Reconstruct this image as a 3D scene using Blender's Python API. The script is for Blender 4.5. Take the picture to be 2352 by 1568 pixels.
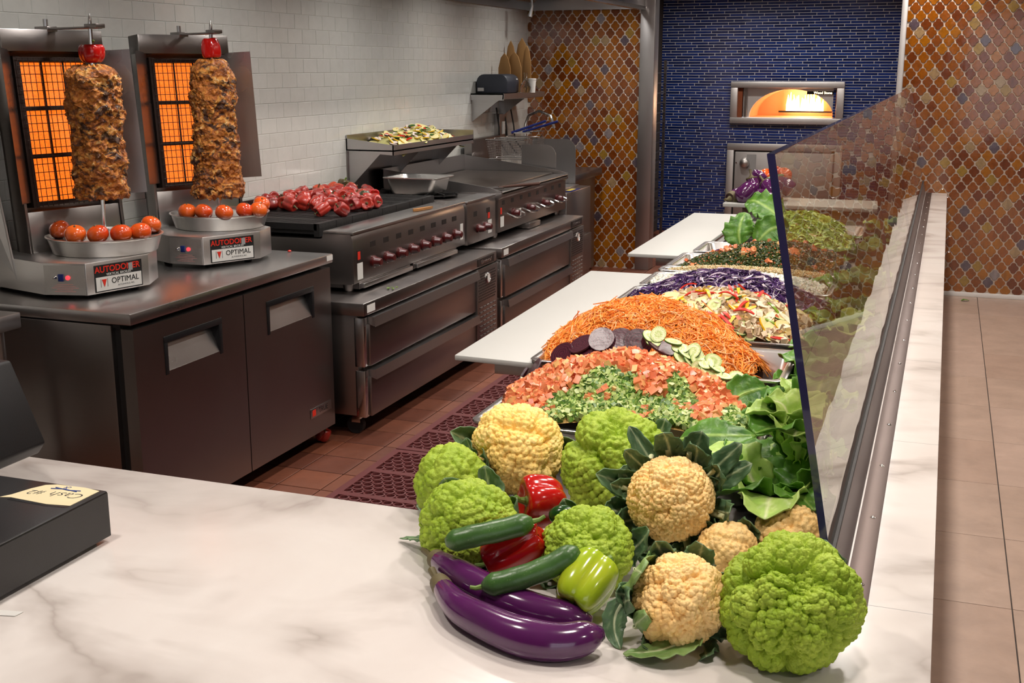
import bpy, bmesh, math, random
import numpy as np
from mathutils import Vector, Matrix, noise

for o in list(bpy.data.objects):
    bpy.data.objects.remove(o)
SC = bpy.context.scene
COL = SC.collection
random.seed(7)
RNG = np.random.default_rng(7)
PI = math.pi

# ------------------------------------------------------------------ camera, world, exposure, large lights
CAM_H = 1.68
PITCH = math.radians(13.114)
YAW = math.radians(20.0)
FPX, CX, CY = 2700.0, 1176.0, 784.0
cam_d = bpy.data.cameras.new('camera')
cam_d.sensor_width = 36.0
cam_d.lens = FPX / 2352.0 * 36.0
cam_d.clip_start = 0.05
cam = bpy.data.objects.new('camera', cam_d)
COL.objects.link(cam)
cam.location = (0, 0, CAM_H)
cam.rotation_euler = (PI / 2 - PITCH, 0, YAW)
SC.camera = cam

SC.view_settings.view_transform = 'Standard'
SC.view_settings.look = 'None'
SC.view_settings.gamma = 1.0
SC.view_settings.use_curve_mapping = False
SC.view_settings.exposure = 0.0

cy = SC.cycles
cy.max_bounces = 7; cy.diffuse_bounces = 3; cy.glossy_bounces = 4; cy.transmission_bounces = 4; cy.transparent_max_bounces = 8
cy.caustics_reflective = False; cy.caustics_refractive = False
cy.use_adaptive_sampling = True; cy.adaptive_threshold = 0.06; cy.adaptive_min_samples = 16

W = bpy.data.worlds.new('hall_daylight')
SC.world = W
W.use_nodes = True
bgn = W.node_tree.nodes['Background']
bgn.inputs[0].default_value = (0.95, 0.96, 1.0, 1)
bgn.inputs[1].default_value = 1.6

LAMP_POWER = 11.0
KITCHEN_POWER = 12.5
HOOD_POWER = 7.8
LAMP_COLOR = (1.0, 0.915, 0.84)
LAMP_Z = 2.70

# ------------------------------------------------------------------ projection helpers (pixel of the 2352x1568 photo -> world point)
_c, _s = math.cos(PITCH), math.sin(PITCH)
_R = np.array([[math.cos(YAW), -math.sin(YAW), 0], [math.sin(YAW), math.cos(YAW), 0], [0, 0, 1]])
RIGHT = _R @ np.array([1.0, 0, 0]); FWD = _R @ np.array([0, _c, -_s]); UP = _R @ np.array([0, _s, _c])
CAM = np.array([0, 0, CAM_H])
def ray(u, v): return RIGHT * (u - CX) / FPX + UP * (CY - v) / FPX + FWD
def at(u, v, Y): d = ray(u, v); return CAM + d * (Y / d[1])
def atz(u, v, z): d = ray(u, v); return CAM + d * ((z - CAM_H) / d[2])
def atx(u, v, x): d = ray(u, v); return CAM + d * (x / d[0])
def depth(p): return float((np.array(p) - CAM) @ FWD)

# ------------------------------------------------------------------ mesh helpers
class MB:
    def __init__(self): self.v = []; self.f = []
    def add(self, vs, fs):
        b = len(self.v); self.v.extend([tuple(map(float, p)) for p in vs]); self.f.extend([tuple(i + b for i in q) for q in fs]); return self
    def box(self, x0, x1, y0, y1, z0, z1):
        return self.add([(x0,y0,z0),(x1,y0,z0),(x1,y1,z0),(x0,y1,z0),(x0,y0,z1),(x1,y0,z1),(x1,y1,z1),(x0,y1,z1)],
                        [(0,3,2,1),(4,5,6,7),(0,1,5,4),(1,2,6,5),(2,3,7,6),(3,0,4,7)])
    def obox(self, c, size, rot=None):
        m = rot if rot is not None else Matrix.Identity(3)
        h = [s / 2 for s in size]; vs = []
        for z in (-1, 1):
            for x, y in ((-1,-1),(1,-1),(1,1),(-1,1)):
                vs.append(Vector(c) + m @ Vector((x*h[0], y*h[1], z*h[2])))
        return self.add(vs, [(0,3,2,1),(4,5,6,7),(0,1,5,4),(1,2,6,5),(2,3,7,6),(3,0,4,7)])
    def hexa(self, lo, hi):   # two quads
        return self.add(list(lo) + list(hi), [(0,3,2,1),(4,5,6,7),(0,1,5,4),(1,2,6,5),(2,3,7,6),(3,0,4,7)])
    def tube(self, pts, r, n=8, cap=True, squash=1.0):
        pts = [Vector(p) for p in pts]; m = len(pts)
        rs = [r] * m if not hasattr(r, '__len__') else list(r)
        base = len(self.v); up = None
        for i, p in enumerate(pts):
            t = (pts[min(i + 1, m - 1)] - pts[max(i - 1, 0)])
            t = t.normalized() if t.length > 1e-9 else Vector((0, 0, 1))
            if up is None:
                up = Vector((0, 0, 1)) if abs(t.z) < .9 else Vector((1, 0, 0))
            sd = t.cross(up); sd = sd.normalized() if sd.length > 1e-6 else Vector((1, 0, 0)); up = sd.cross(t).normalized()
            for k in range(n):
                a = 2 * PI * k / n
                self.v.append(tuple(p + sd * (rs[i] * math.cos(a)) + up * (rs[i] * squash * math.sin(a))))
        for i in range(m - 1):
            for k in range(n):
                k2 = (k + 1) % n
                self.f.append((base + i*n + k, base + i*n + k2, base + (i+1)*n + k2, base + (i+1)*n + k))
        if cap:
            self.f.append(tuple(base + k for k in range(n))[::-1])
            self.f.append(tuple(base + (m-1)*n + k for k in range(n)))
        return self
    def cyl(self, p0, p1, r, r1=None, n=16): return self.tube([p0, p1], [r, r if r1 is None else r1], n)
    def lathe(self, prof, n=24, c=(0, 0, 0), rot=None):
        base = len(self.v); m = len(prof)
        for r, z in prof:
            for k in range(n):
                a = 2 * PI * k / n; p = Vector((r * math.cos(a), r * math.sin(a), z))
                if rot is not None: p = rot @ p
                self.v.append(tuple(Vector(c) + p))
        for i in range(m - 1):
            for k in range(n):
                k2 = (k + 1) % n
                self.f.append((base + i*n + k, base + i*n + k2, base + (i+1)*n + k2, base + (i+1)*n + k))
        self.f.append(tuple(base + k for k in range(n))[::-1]); self.f.append(tuple(base + (m-1)*n + k for k in range(n)))
        return self
    def prism(self, poly, h0, h1, axis='z'):
        n = len(poly)
        def P(a, b, h): return {'z': (a, b, h), 'y': (a, h, b), 'x': (h, a, b)}[axis]
        vs = [P(a, b, h0) for a, b in poly] + [P(a, b, h1) for a, b in poly]
        return self.add(vs, [tuple(range(n))[::-1], tuple(range(n, 2*n))] + [(i, (i+1) % n, n + (i+1) % n, n + i) for i in range(n)])
    def loops(self, L, closed_ends=True):
        base = len(self.v); n = len(L[0])
        for l in L: self.v.extend([tuple(map(float, p)) for p in l])
        for i in range(len(L) - 1):
            for k in range(n):
                k2 = (k + 1) % n
                self.f.append((base + i*n + k, base + i*n + k2, base + (i+1)*n + k2, base + (i+1)*n + k))
        if closed_ends:
            self.f.append(tuple(base + k for k in range(n))[::-1]); self.f.append(tuple(base + (len(L)-1)*n + k for k in range(n)))
        return self
    def mesh(self, name, bevel=0.0, smooth=False, ang=35):
        me = bpy.data.meshes.new(name)
        me.from_pydata(self.v, [], self.f)
        bm = bmesh.new(); bm.from_mesh(me)
        bmesh.ops.recalc_face_normals(bm, faces=bm.faces)
        if bevel > 0:
            ed = [e for e in bm.edges if len(e.link_faces) == 2 and e.calc_face_angle(0) > math.radians(30)]
            bmesh.ops.bevel(bm, geom=ed, offset=bevel, segments=2, profile=0.5, affect='EDGES', clamp_overlap=True)
        bm.to_mesh(me); bm.free()
        if smooth or bevel > 0:
            me.polygons.foreach_set('use_smooth', [True] * len(me.polygons))
            me.set_sharp_from_angle(angle=math.radians(ang))
        return me
    def build(self, name, mat, parent=None, bevel=0.0, smooth=False, ang=35, loc=None, rot=None):
        return link(name, self.mesh(name, bevel, smooth, ang), mat, parent, loc, rot)

def link(name, me, mat, parent=None, loc=None, rot=None):
    o = bpy.data.objects.new(name, me)
    if mat is not None and not me.materials: me.materials.append(mat)
    COL.objects.link(o)
    if parent is not None: o.parent = parent
    if loc is not None: o.location = loc
    if rot is not None: o.rotation_euler = rot
    return o

def np_mesh(name, V, Fq, smooth=True, attrs=None):
    me = bpy.data.meshes.new(name)
    V = np.asarray(V, dtype=np.float32); Fq = np.asarray(Fq, dtype=np.int32)
    k = Fq.shape[1]
    me.vertices.add(len(V)); me.vertices.foreach_set('co', V.ravel())
    me.loops.add(Fq.size); me.loops.foreach_set('vertex_index', Fq.ravel())
    me.polygons.add(len(Fq)); me.polygons.foreach_set('loop_start', np.arange(0, Fq.size, k, dtype=np.int32))
    me.polygons.foreach_set('use_smooth', np.full(len(Fq), smooth))
    if attrs:
        for an, av in attrs.items():
            at_ = me.attributes.new(an, 'FLOAT', 'POINT'); at_.data.foreach_set('value', np.asarray(av, dtype=np.float32))
    me.update(calc_edges=True); me.validate()
    return me

def tag(o, label=None, cat=None, group=None, kind=None):
    if label: o['label'] = label
    if cat: o['category'] = cat
    if group: o['group'] = group
    if kind: o['kind'] = kind
    return o
def thing(name, label, cat, loc=(0, 0, 0), rot=(0, 0, 0), group=None):
    o = bpy.data.objects.new(name, None); COL.objects.link(o)
    o.empty_display_size = 0.05; o.location = tuple(map(float, loc)); o.rotation_euler = rot if hasattr(rot, '__len__') else (0, 0, rot)
    return tag(o, label, cat, group)
def struct(o): o['kind'] = 'structure'; return o
def copy_tree(o, parent=None):
    c = o.copy(); COL.objects.link(c)
    if parent is not None: c.parent = parent
    for ch in list(o.children): copy_tree(ch, c)
    return c

# ------------------------------------------------------------------ materials
def srgb(r, g, b):
    f = lambda c: (c / 255.0 / 12.92) if c / 255.0 <= 0.04045 else ((c / 255.0 + 0.055) / 1.055) ** 2.4
    return (f(r), f(g), f(b), 1.0)
class NT:
    def __init__(self, name):
        self.m = bpy.data.materials.new(name); self.m.use_nodes = True; self.t = self.m.node_tree
        self.b = self.t.nodes['Principled BSDF']
    def n(self, typ, **kw):
        nd = self.t.nodes.new(typ)
        for k, v in kw.items(): setattr(nd, k, v)
        return nd
    def l(self, a, b): self.t.links.new(a, b)
    def coord(self, out='Object'):
        if not hasattr(self, '_tc'): self._tc = self.n('ShaderNodeTexCoord')
        return self._tc.outputs[out]
    def mapped(self, scale=(1, 1, 1), out='Object', rot=(0,0,0)):
        mp = self.n('ShaderNodeMapping'); mp.inputs['Scale'].default_value = scale; mp.inputs['Rotation'].default_value = rot
        self.l(self.coord(out), mp.inputs['Vector']); return mp.outputs[0]
    def noise(self, scale, detail=4, rough=.55, vec=None, dist=0.0):
        nd = self.n('ShaderNodeTexNoise'); nd.inputs['Scale'].default_value = scale; nd.inputs['Detail'].default_value = detail
        nd.inputs['Roughness'].default_value = rough; nd.inputs['Distortion'].default_value = dist
        self.l(vec if vec is not None else self.coord(), nd.inputs['Vector']); return nd.outputs['Fac']
    def voro(self, scale, feature='F1', vec=None, out='Distance', rand=1.0):
        nd = self.n('ShaderNodeTexVoronoi', feature=feature); nd.inputs['Scale'].default_value = scale; nd.inputs['Randomness'].default_value = rand
        self.l(vec if vec is not None else self.coord(), nd.inputs['Vector']); return nd.outputs[out]
    def ramp(self, fac, stops, interp='LINEAR'):
        r = self.n('ShaderNodeValToRGB'); r.color_ramp.interpolation = interp
        e = r.color_ramp.elements
        while len(e) < len(stops): e.new(0.5)
        for el, (p, c) in zip(e, stops): el.position = p; el.color = c
        self.l(fac, r.inputs[0]); return r.outputs[0]
    def mix(self, fac, a, b, mode='MIX'):
        m = self.n('ShaderNodeMix', data_type='RGBA', blend_type=mode)
        for sock, val in ((m.inputs[0], fac), (m.inputs[6], a), (m.inputs[7], b)):
            if hasattr(val, 'is_output') or isinstance(val, bpy.types.NodeSocket): self.l(val, sock)
            else: sock.default_value = val
        return m.outputs[2]
    def math(self, op, a, b=None):
        m = self.n('ShaderNodeMath', operation=op)
        for sock, val in ((m.inputs[0], a), (m.inputs[1], b)):
            if val is None: continue
            if isinstance(val, bpy.types.NodeSocket): self.l(val, sock)
            else: sock.default_value = val
        return m.outputs[0]
    def attr(self, name): a = self.n('ShaderNodeAttribute', attribute_name=name); return a.outputs['Fac']
    def objrand(self): return self.n('ShaderNodeObjectInfo').outputs['Random']
    def island(self): return self.n('ShaderNodeNewGeometry').outputs['Random Per Island']
    def bump(self, h, strength=.3, dist=.01, prev=None):
        b = self.n('ShaderNodeBump'); b.inputs['Strength'].default_value = strength; b.inputs['Distance'].default_value = dist
        self.l(h, b.inputs['Height'])
        if prev is not None: self.l(prev, b.inputs['Normal'])
        self.l(b.outputs[0], self.b.inputs['Normal']); return b.outputs[0]
    def set(self, **kw):
        M = dict(color='Base Color', rough='Roughness', metal='Metallic', spec='Specular IOR Level', coat='Coat Weight', coatr='Coat Roughness',
                 sss='Subsurface Weight', sssr='Subsurface Radius', ssss='Subsurface Scale', ec='Emission Color', es='Emission Strength', trans='Transmission Weight', ior='IOR', alpha='Alpha', aniso='Anisotropic')
        for k, v in kw.items():
            s = self.b.inputs[M[k]]
            if isinstance(v, bpy.types.NodeSocket): self.l(v, s)
            else: s.default_value = v
        return self
def plain(name, col, rough=.5, metal=0.0, nscale=6, namt=.12, bump=0.0, bscale=60, **kw):
    t = NT(name)
    d = tuple(c * (1 - namt) for c in col[:3]) + (1,); h = tuple(min(1, c * (1 + namt)) for c in col[:3]) + (1,)
    t.set(color=t.mix(t.noise(nscale), d, h), rough=rough, metal=metal, **kw)
    if bump: t.bump(t.noise(bscale, 3), bump, .004)
    return t.m
def steel(name, col=(.58, .565, .56, 1), rough=.28, stretch=(1, 60, 60), amt=.12, bump=.03):
    t = NT(name)
    n1 = t.noise(6, 5, .6, t.mapped(stretch)); n2 = t.noise(2.2, 3)
    d = tuple(c * (1 - amt) for c in col[:3]) + (1,)
    t.set(color=t.mix(n1, d, col), metal=1.0, rough=t.math('ADD', t.math('MULTIPLY', n2, .16), rough - .06))
    t.bump(n1, bump, .002)
    return t.m
# ------------------------------------------------------------------ material library
M = {}
M['steel'] = steel('stainless_steel', (.50, .485, .48, 1))
M['steel_v'] = steel('stainless_steel_upright', stretch=(60, 60, 1))
M['steel_dark'] = steel('darkened_stainless_steel', (.30, .275, .265, 1), .30)  # reflection of the dark floor put into the base colour
M['steel_polished'] = steel('polished_stainless_steel', (.66, .65, .64, 1), .16, bump=.01)
M['steel_satin'] = steel('satin_stainless_steel', (.74, .72, .71, 1), .46, bump=.01)
M['pan_steel'] = steel('pan_steel', (.72, .70, .69, 1), .26, bump=.008)
M['steel_post'] = steel('post_steel', (.44, .42, .415, 1), .36, stretch=(60, 60, 1), bump=.01)
M['chrome'] = plain('chrome', (.75, .74, .73, 1), .12, 1.0)
M['aluminium'] = plain('spun_aluminium', (.72, .71, .69, 1), .32, 1.0, 40, .06)
M['cast_iron'] = plain('cast_iron', (.018, .017, .017, 1), .55, 0.4, 30, .3, .4, 90)
M['griddle_plate'] = plain('seasoned_griddle_plate', (.16, .13, .11, 1), .30, 0.9, 5, .35)
M['black'] = plain('black_plastic', (.009, .009, .010, 1), .42, 0, 20, .1, .1, 300, spec=.25)
M['black_gloss'] = plain('black_gloss_plastic', (.010, .010, .012, 1), .2)
M['black_metal'] = plain('black_powder_coat', (.014, .013, .014, 1), .34, 0, 30, .15, .08, 500)
M['rubber'] = plain('black_rubber', (.015, .015, .016, 1), .6)
M['knob_red'] = plain('maroon_knob_plastic', srgb(74, 18, 19), .25)
M['white_board'] = plain('white_cutting_board', (.51, .515, .495, 1), .5, 0, 3, .02)
M['white_paint'] = plain('white_paint', (.72, .71, .69, 1), .6, 0, 3, .03)
M['white_label'] = plain('white_label', (.70, .69, .66, 1), .45)
M['label_black'] = plain('label_black_print', (.012, .012, .012, 1), .4)
M['label_red'] = plain('label_red_print', srgb(214, 48, 32), .4)
M['label_grey'] = plain('label_grey_print', (.3, .3, .3, 1), .5)
M['pink_print'] = plain('faded_red_print', srgb(205, 150, 145), .5)
M['blue_switch'] = plain('blue_switch', srgb(24, 44, 110), .3)
t = NT('red_pilot_light'); t.set(color=(.8, .02, .02, 1), ec=(1, .03, .04, 1), es=2.5, rough=.3); M['pilot'] = t.m
M['toaster'] = plain('slate_grey_plastic', srgb(40, 44, 54), .45)
M['kraft'] = plain('kraft_card', srgb(158, 116, 66), .7, 0, 8, .1)
M['blue_handle'] = plain('blue_vinyl', srgb(18, 32, 100), .35)
M['wood'] = plain('wooden_handle', srgb(160, 110, 60), .6, 0, 20, .2)
M['paper'] = plain('old_tape_paper', srgb(226, 212, 172), .6, 0, 25, .06)
M['ink_black'] = plain('pen_ink', (.02, .02, .03, 1), .5)
M['ink_blue'] = plain('blue_ink', (.02, .05, .25, 1), .5)
M['cup'] = plain('white_cup', (.75, .73, .70, 1), .4)
M['ceiling'] = plain('painted_ceiling', (.52, .49, .47, 1), .8)
M['hall_wall'] = plain('hall_wall_paint', (.34, .27, .23, 1), .7)
M['grout'] = plain('cream_grout', (.60, .50, .42, 1), .8, 0, 60, .08)
M['grout_dark'] = plain('dark_floor_grout', (.045, .035, .03, 1), .85, 0, 60, .2)
M['grout_blue'] = plain('pale_blue_grout', (.60, .60, .63, 1), .8, 0, 60, .1)
M['grout_white'] = plain('off_white_grout', (.64, .63, .585, 1), .8, 0, 60, .05)

# marble
t = NT('white_marble')
warp = t.noise(1.3, 6, .6, dist=.6)
v1 = t.math('ABSOLUTE', t.math('SUBTRACT', t.noise(1.25, 5, .5, t.mapped((1.0, 1.7, 1), rot=(0, 0, .45)), dist=.7), .5))
vein = t.ramp(v1, [(0.0, (1, 1, 1, 1)), (.02, (.6, .6, .6, 1)), (.09, (0, 0, 0, 1))])
cloud = t.mix(t.ramp(warp, [(.35, (0, 0, 0, 1)), (.7, (1, 1, 1, 1))]), (.74, .70, .67, 1), (.66, .60, .565, 1))
fade = t.math('MULTIPLY', vein, t.ramp(t.noise(2.6, 3), [(.40, (0, 0, 0, 1)), (.62, (.72, .72, .72, 1))]))
t.set(color=t.mix(fade, cloud, (.33, .28, .25, 1)), rough=.22, spec=.35)
M['marble'] = t.m

def tile_mat(name, stops, rnd, rough=.12, streak=True, bump=.12, coat=.6, lo=.7):
    t = NT(name)
    r = t.objrand() if rnd == 'obj' else t.island()
    c = t.ramp(r, stops, 'CONSTANT')
    off = t.n('ShaderNodeCombineXYZ'); t.l(t.math('MULTIPLY', r, 37.0), off.inputs[0]); t.l(t.math('MULTIPLY', r, 91.0), off.inputs[2])
    va = t.n('ShaderNodeVectorMath', operation='ADD'); t.l(t.coord(), va.inputs[0]); t.l(off.outputs[0], va.inputs[1])
    mp = t.n('ShaderNodeMapping'); mp.inputs['Scale'].default_value = (40, 40, 9) if streak else (12, 12, 30); t.l(va.outputs[0], mp.inputs[0])
    nz = t.noise(1.0, 4, .6, mp.outputs[0], .5)
    c = t.mix(t.ramp(nz, [(.3, (.55, .55, .55, 1)), (.62, (1, 1, 1, 1))]), (0, 0, 0, 1), c, 'MIX') if False else t.mix(1.0, c, t.ramp(nz, [(.3, (lo, lo, lo, 1)), (.65, (1, 1, 1, 1))]), 'MULTIPLY')
    t.set(color=c, rough=rough, coat=coat, coatr=.06)
    t.bump(t.noise(14, 2, .5, va.outputs[0]), bump, .01)
    return t.m
am = [srgb(150, 86, 14), srgb(134, 70, 14), srgb(118, 58, 16), srgb(158, 96, 14), srgb(138, 76, 26), srgb(110, 52, 16), srgb(148, 82, 10), srgb(130, 68, 18)]
st = [(i * .105, c) for i, c in enumerate(am)] + [(.84, srgb(138, 76, 18)), (.91, srgb(150, 116, 46)), (.935, srgb(156, 128, 92)), (.955, srgb(92, 78, 86)), (.985, srgb(136, 124, 124))]
M['amber_obj'] = tile_mat('amber_glazed_tile', st, 'obj', .13)
M['amber_isl'] = tile_mat('amber_glazed_tile_mass', st, 'isl', .13)
bl = [(0, srgb(16, 40, 106)), (.2, srgb(20, 47, 118)), (.4, srgb(13, 34, 90)), (.6, srgb(25, 54, 128)), (.8, srgb(17, 41, 100)), (.92, srgb(34, 58, 126))]
M['blue_obj'] = tile_mat('cobalt_glazed_brick', bl, 'obj', .18, False)
M['blue_isl'] = tile_mat('cobalt_glazed_brick_mass', bl, 'isl', .18, False)
wh = [(0, (.70, .69, .645, 1)), (.3, (.685, .675, .63, 1)), (.6, (.71, .70, .655, 1)), (.8, (.69, .68, .64, 1))]
M['white_obj'] = tile_mat('white_glazed_tile', wh, 'obj', .16, False, .03, lo=.93)
M['white_isl'] = tile_mat('white_glazed_tile_mass', wh, 'isl', .16, False, .03, lo=.93)
qu = [(0, srgb(112, 62, 42)), (.25, srgb(122, 68, 45)), (.5, srgb(102, 55, 38)), (.75, srgb(116, 66, 46))]
def floor_tile(name, cols, rough, sc, dark):
    t = NT(name); r = t.objrand(); c = t.ramp(r, cols, 'CONSTANT')
    tc = t.coord('Object'); off = t.n('ShaderNodeCombineXYZ'); t.l(t.math('MULTIPLY', r, 53.0), off.inputs[0]); t.l(t.math('MULTIPLY', r, 17.0), off.inputs[1])
    va = t.n('ShaderNodeVectorMath', operation='ADD'); t.l(tc, va.inputs[0]); t.l(off.outputs[0], va.inputs[1])
    n = t.noise(sc, 6, .65, va.outputs[0], .4); n2 = t.noise(sc * 6, 3, .6, va.outputs[0])
    c = t.mix(1.0, c, t.ramp(n, [(.32, (dark, dark, dark, 1)), (.66, (1, 1, 1, 1))]), 'MULTIPLY')
    t.set(color=c, rough=t.math('ADD', t.math('MULTIPLY', n2, .25), rough)); t.bump(n2, .08, .003)
    return t.m
M['quarry'] = floor_tile('red_quarry_tile', qu, .42, 4, .72)
M['stone_floor'] = floor_tile('beige_stone_tile', [(0, srgb(178, 154, 138)), (.4, srgb(172, 147, 131)), (.7, srgb(182, 158, 143))], .22, 5, .80)
M['mat_rubber'] = plain('maroon_rubber', srgb(92, 38, 38), .55, 0, 9, .15, .1, 200)

# ------------------------------------------------------------------ structure
WALL_X = -3.394
YB = 9.72        # end wall with amber tiles, kitchen side
YR = 9.35        # end wall with amber tiles, customer side
YF = 12.20       # blue tiled wall at the end of the recess
def proj_uv(p):
    q = np.array(p) - CAM; k = q @ FWD
    return (CX + FPX * (q @ RIGHT) / k, CY - FPX * (q @ UP) / k)
def in_frame(p, m=25):
    u, v = proj_uv(p); return -m < u < 2352 + m and -m < v < 1568 + m

floor = struct(MB().box(WALL_X - .1, -.30, -3, YF + .1, -.05, -.006).build('floor', M['grout_dark']))
floor_hall = struct(MB().box(-.30, 5.0, -3, YF + .1, -.05, -.004).build('floor_dining_hall', M['grout_dark']))
def tile_mesh(name, sx, sy, th, bev):
    m = MB(); a, b = sx / 2, sy / 2
    m.loops([[(-a,-b,-th),(a,-b,-th),(a,b,-th),(-a,b,-th)], [(-a,-b,-bev),(a,-b,-bev),(a,b,-bev),(-a,b,-bev)], [(-a+bev,-b+bev,0),(a-bev,-b+bev,0),(a-bev,b-bev,0),(-a+bev,b-bev,0)]])
    return m.mesh(name)
qm = tile_mesh('quarry_tile', .194, .194, .006, .0015); qm.materials.append(M['quarry'])
rest = []
n_q = 0
for i in range(-1, 13):
    for j in range(-4, 62):
        x = -3.39 + .1 + i * .2 + .10; y = .1 + j * .2
        if x > -.95: continue
        p = (x, y, 0)
        u, v = proj_uv(p)
        vis = in_frame(p, 60) and ((y > 2.6 and y < 7.2 and x < -1.3) or (y > 8.8 and -2.5 < x < -1.2 and y < 11.9))
        if vis and n_q < 290:
            o = link('floor_tile', qm, None, floor, p); n_q += 1
        elif y > 1.5: rest.append(p)
V = []; Fq = []
for p in rest:
    b = len(V); x, y, z = p; h = .097
    V += [(x-h,y-h,0),(x+h,y-h,0),(x+h,y+h,0),(x-h,y+h,0)]; Fq.append((b,b+1,b+2,b+3))
o = link('floor_tile_field', np_mesh('floor_tile_field', V, Fq, False), M['quarry'], floor); o['kind'] = 'stuff'
sm = tile_mesh('stone_tile', .606, .606, .004, .0008); sm.materials.append(M['stone_floor'])
for i in range(-1, 7):
    for j in range(-6, 15):
        x = .316 - .305 + i * .61; y = 3.79 + .305 + j * .61
        if y > YR + .3 or x < -.35: continue
        link('floor_tile', sm, None, floor_hall, (x, y, 0))

def tile_field(name_piece, cells, mesh, mat_obj, mat_isl, parent, maxn, frame, sortkey):
    """cells: list of world centres; frame: 3x3 (columns local x,y,normal)."""
    cells = sorted(cells, key=sortkey)
    me = mesh; me.materials.append(mat_obj)
    rot = Matrix(frame).transposed().to_euler()
    for c in cells[:maxn]: link(name_piece, me, None, parent, c, rot)
    restc = cells[maxn:]
    if restc:
        nv = len(me.vertices); V0 = np.empty(nv * 3, dtype=np.float32); me.vertices.foreach_get('co', V0); V0 = V0.reshape(-1, 3)
        A = np.array(frame)            # rows: local axes in world
        V0 = V0 @ A
        fl = [tuple(p.vertices) for p in me.polygons]
        V = (np.array(restc)[:, None, :] + V0[None]).reshape(-1, 3)
        F = [tuple(i + k * nv for i in f) for k in range(len(restc)) for f in fl]
        m2 = bpy.data.meshes.new(name_piece + '_field'); m2.from_pydata(V.tolist(), [], F)
        o = link(name_piece + '_field', m2, mat_isl, parent); o['kind'] = 'stuff'
def arabesque(name, w, h, shrink, th):
    q = [(.90, 0), (.83, .16), (.67, .275), (.485, .335), (.445, .44), (.36, .58), (.15, .675), (.0, .685)]
    pts = [(x, y) for x, y in q] + [(-x, y) for x, y in q[::-1]][1:] + [(-x, -y) for x, y in q][1:] + [(x, -y) for x, y in q[::-1]][1:-1]
    P = np.array(pts) * np.array([w / 2, h / 2])
    d = np.roll(P, -1, 0) - np.roll(P, 1, 0); d /= np.linalg.norm(d, axis=1)[:, None]
    N = np.stack([d[:, 1], -d[:, 0]], 1)
    A = P - N * shrink; B = P - N * (shrink + .0016)
    m = MB(); n = len(A)
    vs = [(x, y, 0) for x, y in A] + [(x, y, th - .0015) for x, y in A] + [(x, y, th) for x, y in B]
    fs = [(i, (i+1) % n, n + (i+1) % n, n + i) for i in range(n)] + [(n + i, n + (i+1) % n, 2*n + (i+1) % n, 2*n + i) for i in range(n)] + [tuple(range(2*n, 3*n))]
    m.add(vs, fs); me = m.mesh(name)
    return me
def lattice(x0, x1, z0, z1, y, w, h, ox=0, oz=0):
    out = []
    for r in range(int((z1 - z0) / (h / 2)) + 2):
        z = z0 + oz + r * h / 2
        for c in range(int((x1 - x0) / w) + 2):
            x = x0 + ox + c * w + (w / 2 if r % 2 else 0)
            if x0 + w*.36 < x < x1 - w*.36 and z0 + h*.3 < z < z1 - h*.3: out.append((x, y, z))
    return out
FR_Y = [(1, 0, 0), (0, 0, 1), (0, -1, 0)]        # wall facing -Y: local x -> X, local y -> Z, normal -> -Y
FR_X = [(0, 1, 0), (0, 0, 1), (1, 0, 0)]         # wall facing +X
AW, AH = .0825, .1168
wall_end = struct(MB().box(WALL_X - .1, -2.41, YB, YB + .12, -.03, 2.75).build('wall_end_kitchen', M['grout']))
cl = lattice(WALL_X - .02, -2.385, -.03, 2.78, YB, AW, AH)
tile_field('amber_tile', cl, arabesque('amber_tile', AW, AH, .0004, .007), M['amber_obj'], M['amber_isl'], wall_end, 300, FR_Y,
           lambda c: (not (1.0 < c[2] < 2.3 or (c[0] > -2.9 and c[2] < 2.2)), abs(c[2] - 1.2)))
wall_r = struct(MB().box(-.33, 5.0, YR, YR + .12, -.03, 2.75).build('wall_end_dining', M['grout']))
cl = lattice(-.365, 5.0, .0, 2.78, YR, AW, AH, 0.004)
tile_field('amber_tile', cl, arabesque('amber_tile', AW, AH, .0004, .007), M['amber_obj'], M['amber_isl'], wall_r, 300, FR_Y,
           lambda c: (not (in_frame(c, 20) and (proj_uv(c)[0] > 2070 or proj_uv(c)[1] < 300)), c[0] + abs(c[2] - 1.4) * .1))
struct(MB().box(-.33, 5.0, YR - .012, YR - .001, 0, .035).build('baseboard_dining', M['white_paint'], bevel=.003))
# blue wall
mw_ = MB(); mw_.box(-3.2, -2.02, YF, YF + .1, -.03, 2.75); mw_.box(-1.02, .6, YF, YF + .1, -.03, 2.75); mw_.box(-2.02, -1.02, YF, YF + .1, -.03, 1.175); mw_.box(-2.02, -1.02, YF, YF + .1, 1.495, 2.75)
wall_blue = struct(mw_.build('wall_far_blue', M['grout_blue']))
BW, BH = .169, .0272
rows = int(2.75 / BH)
cells = []
rr = random.Random(3); offs = 0
for r in range(rows):
    offs = (offs + rr.choice([.33, .5, .67, .25]) * BW) % BW
    z = BH * (r + .5)
    for c in range(-1, 24):
        x = -3.2 + offs + c * (BW)
        if x - BW/2 < -3.2 or x + BW/2 > .6: continue
        if x + BW/2 > -1.965 and x - BW/2 < -1.075 and 1.16 < z < 1.51: continue
        cells.append((x, YF, z))
    if 1.16 < z < 1.51: cells += [(-1.967 - BW/2, YF + .0012, z), (-1.073 + BW/2, YF + .0012, z)]
bm_ = tile_mesh('blue_brick', BW - .0065, BH - .0062, .004, .001)
for v_ in bm_.vertices: v_.co.z += .004
tile_field('blue_brick', cells, bm_, M['blue_obj'], M['blue_isl'], wall_blue, 300, FR_Y,
           lambda c: (not (in_frame(c, 5) and 1505 < proj_uv(c)[0] < 2060 and .9 < c[2] < 1.95), abs(c[2] - 1.35) * .5 + abs(c[0] + 1.6) * .3))
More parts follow.
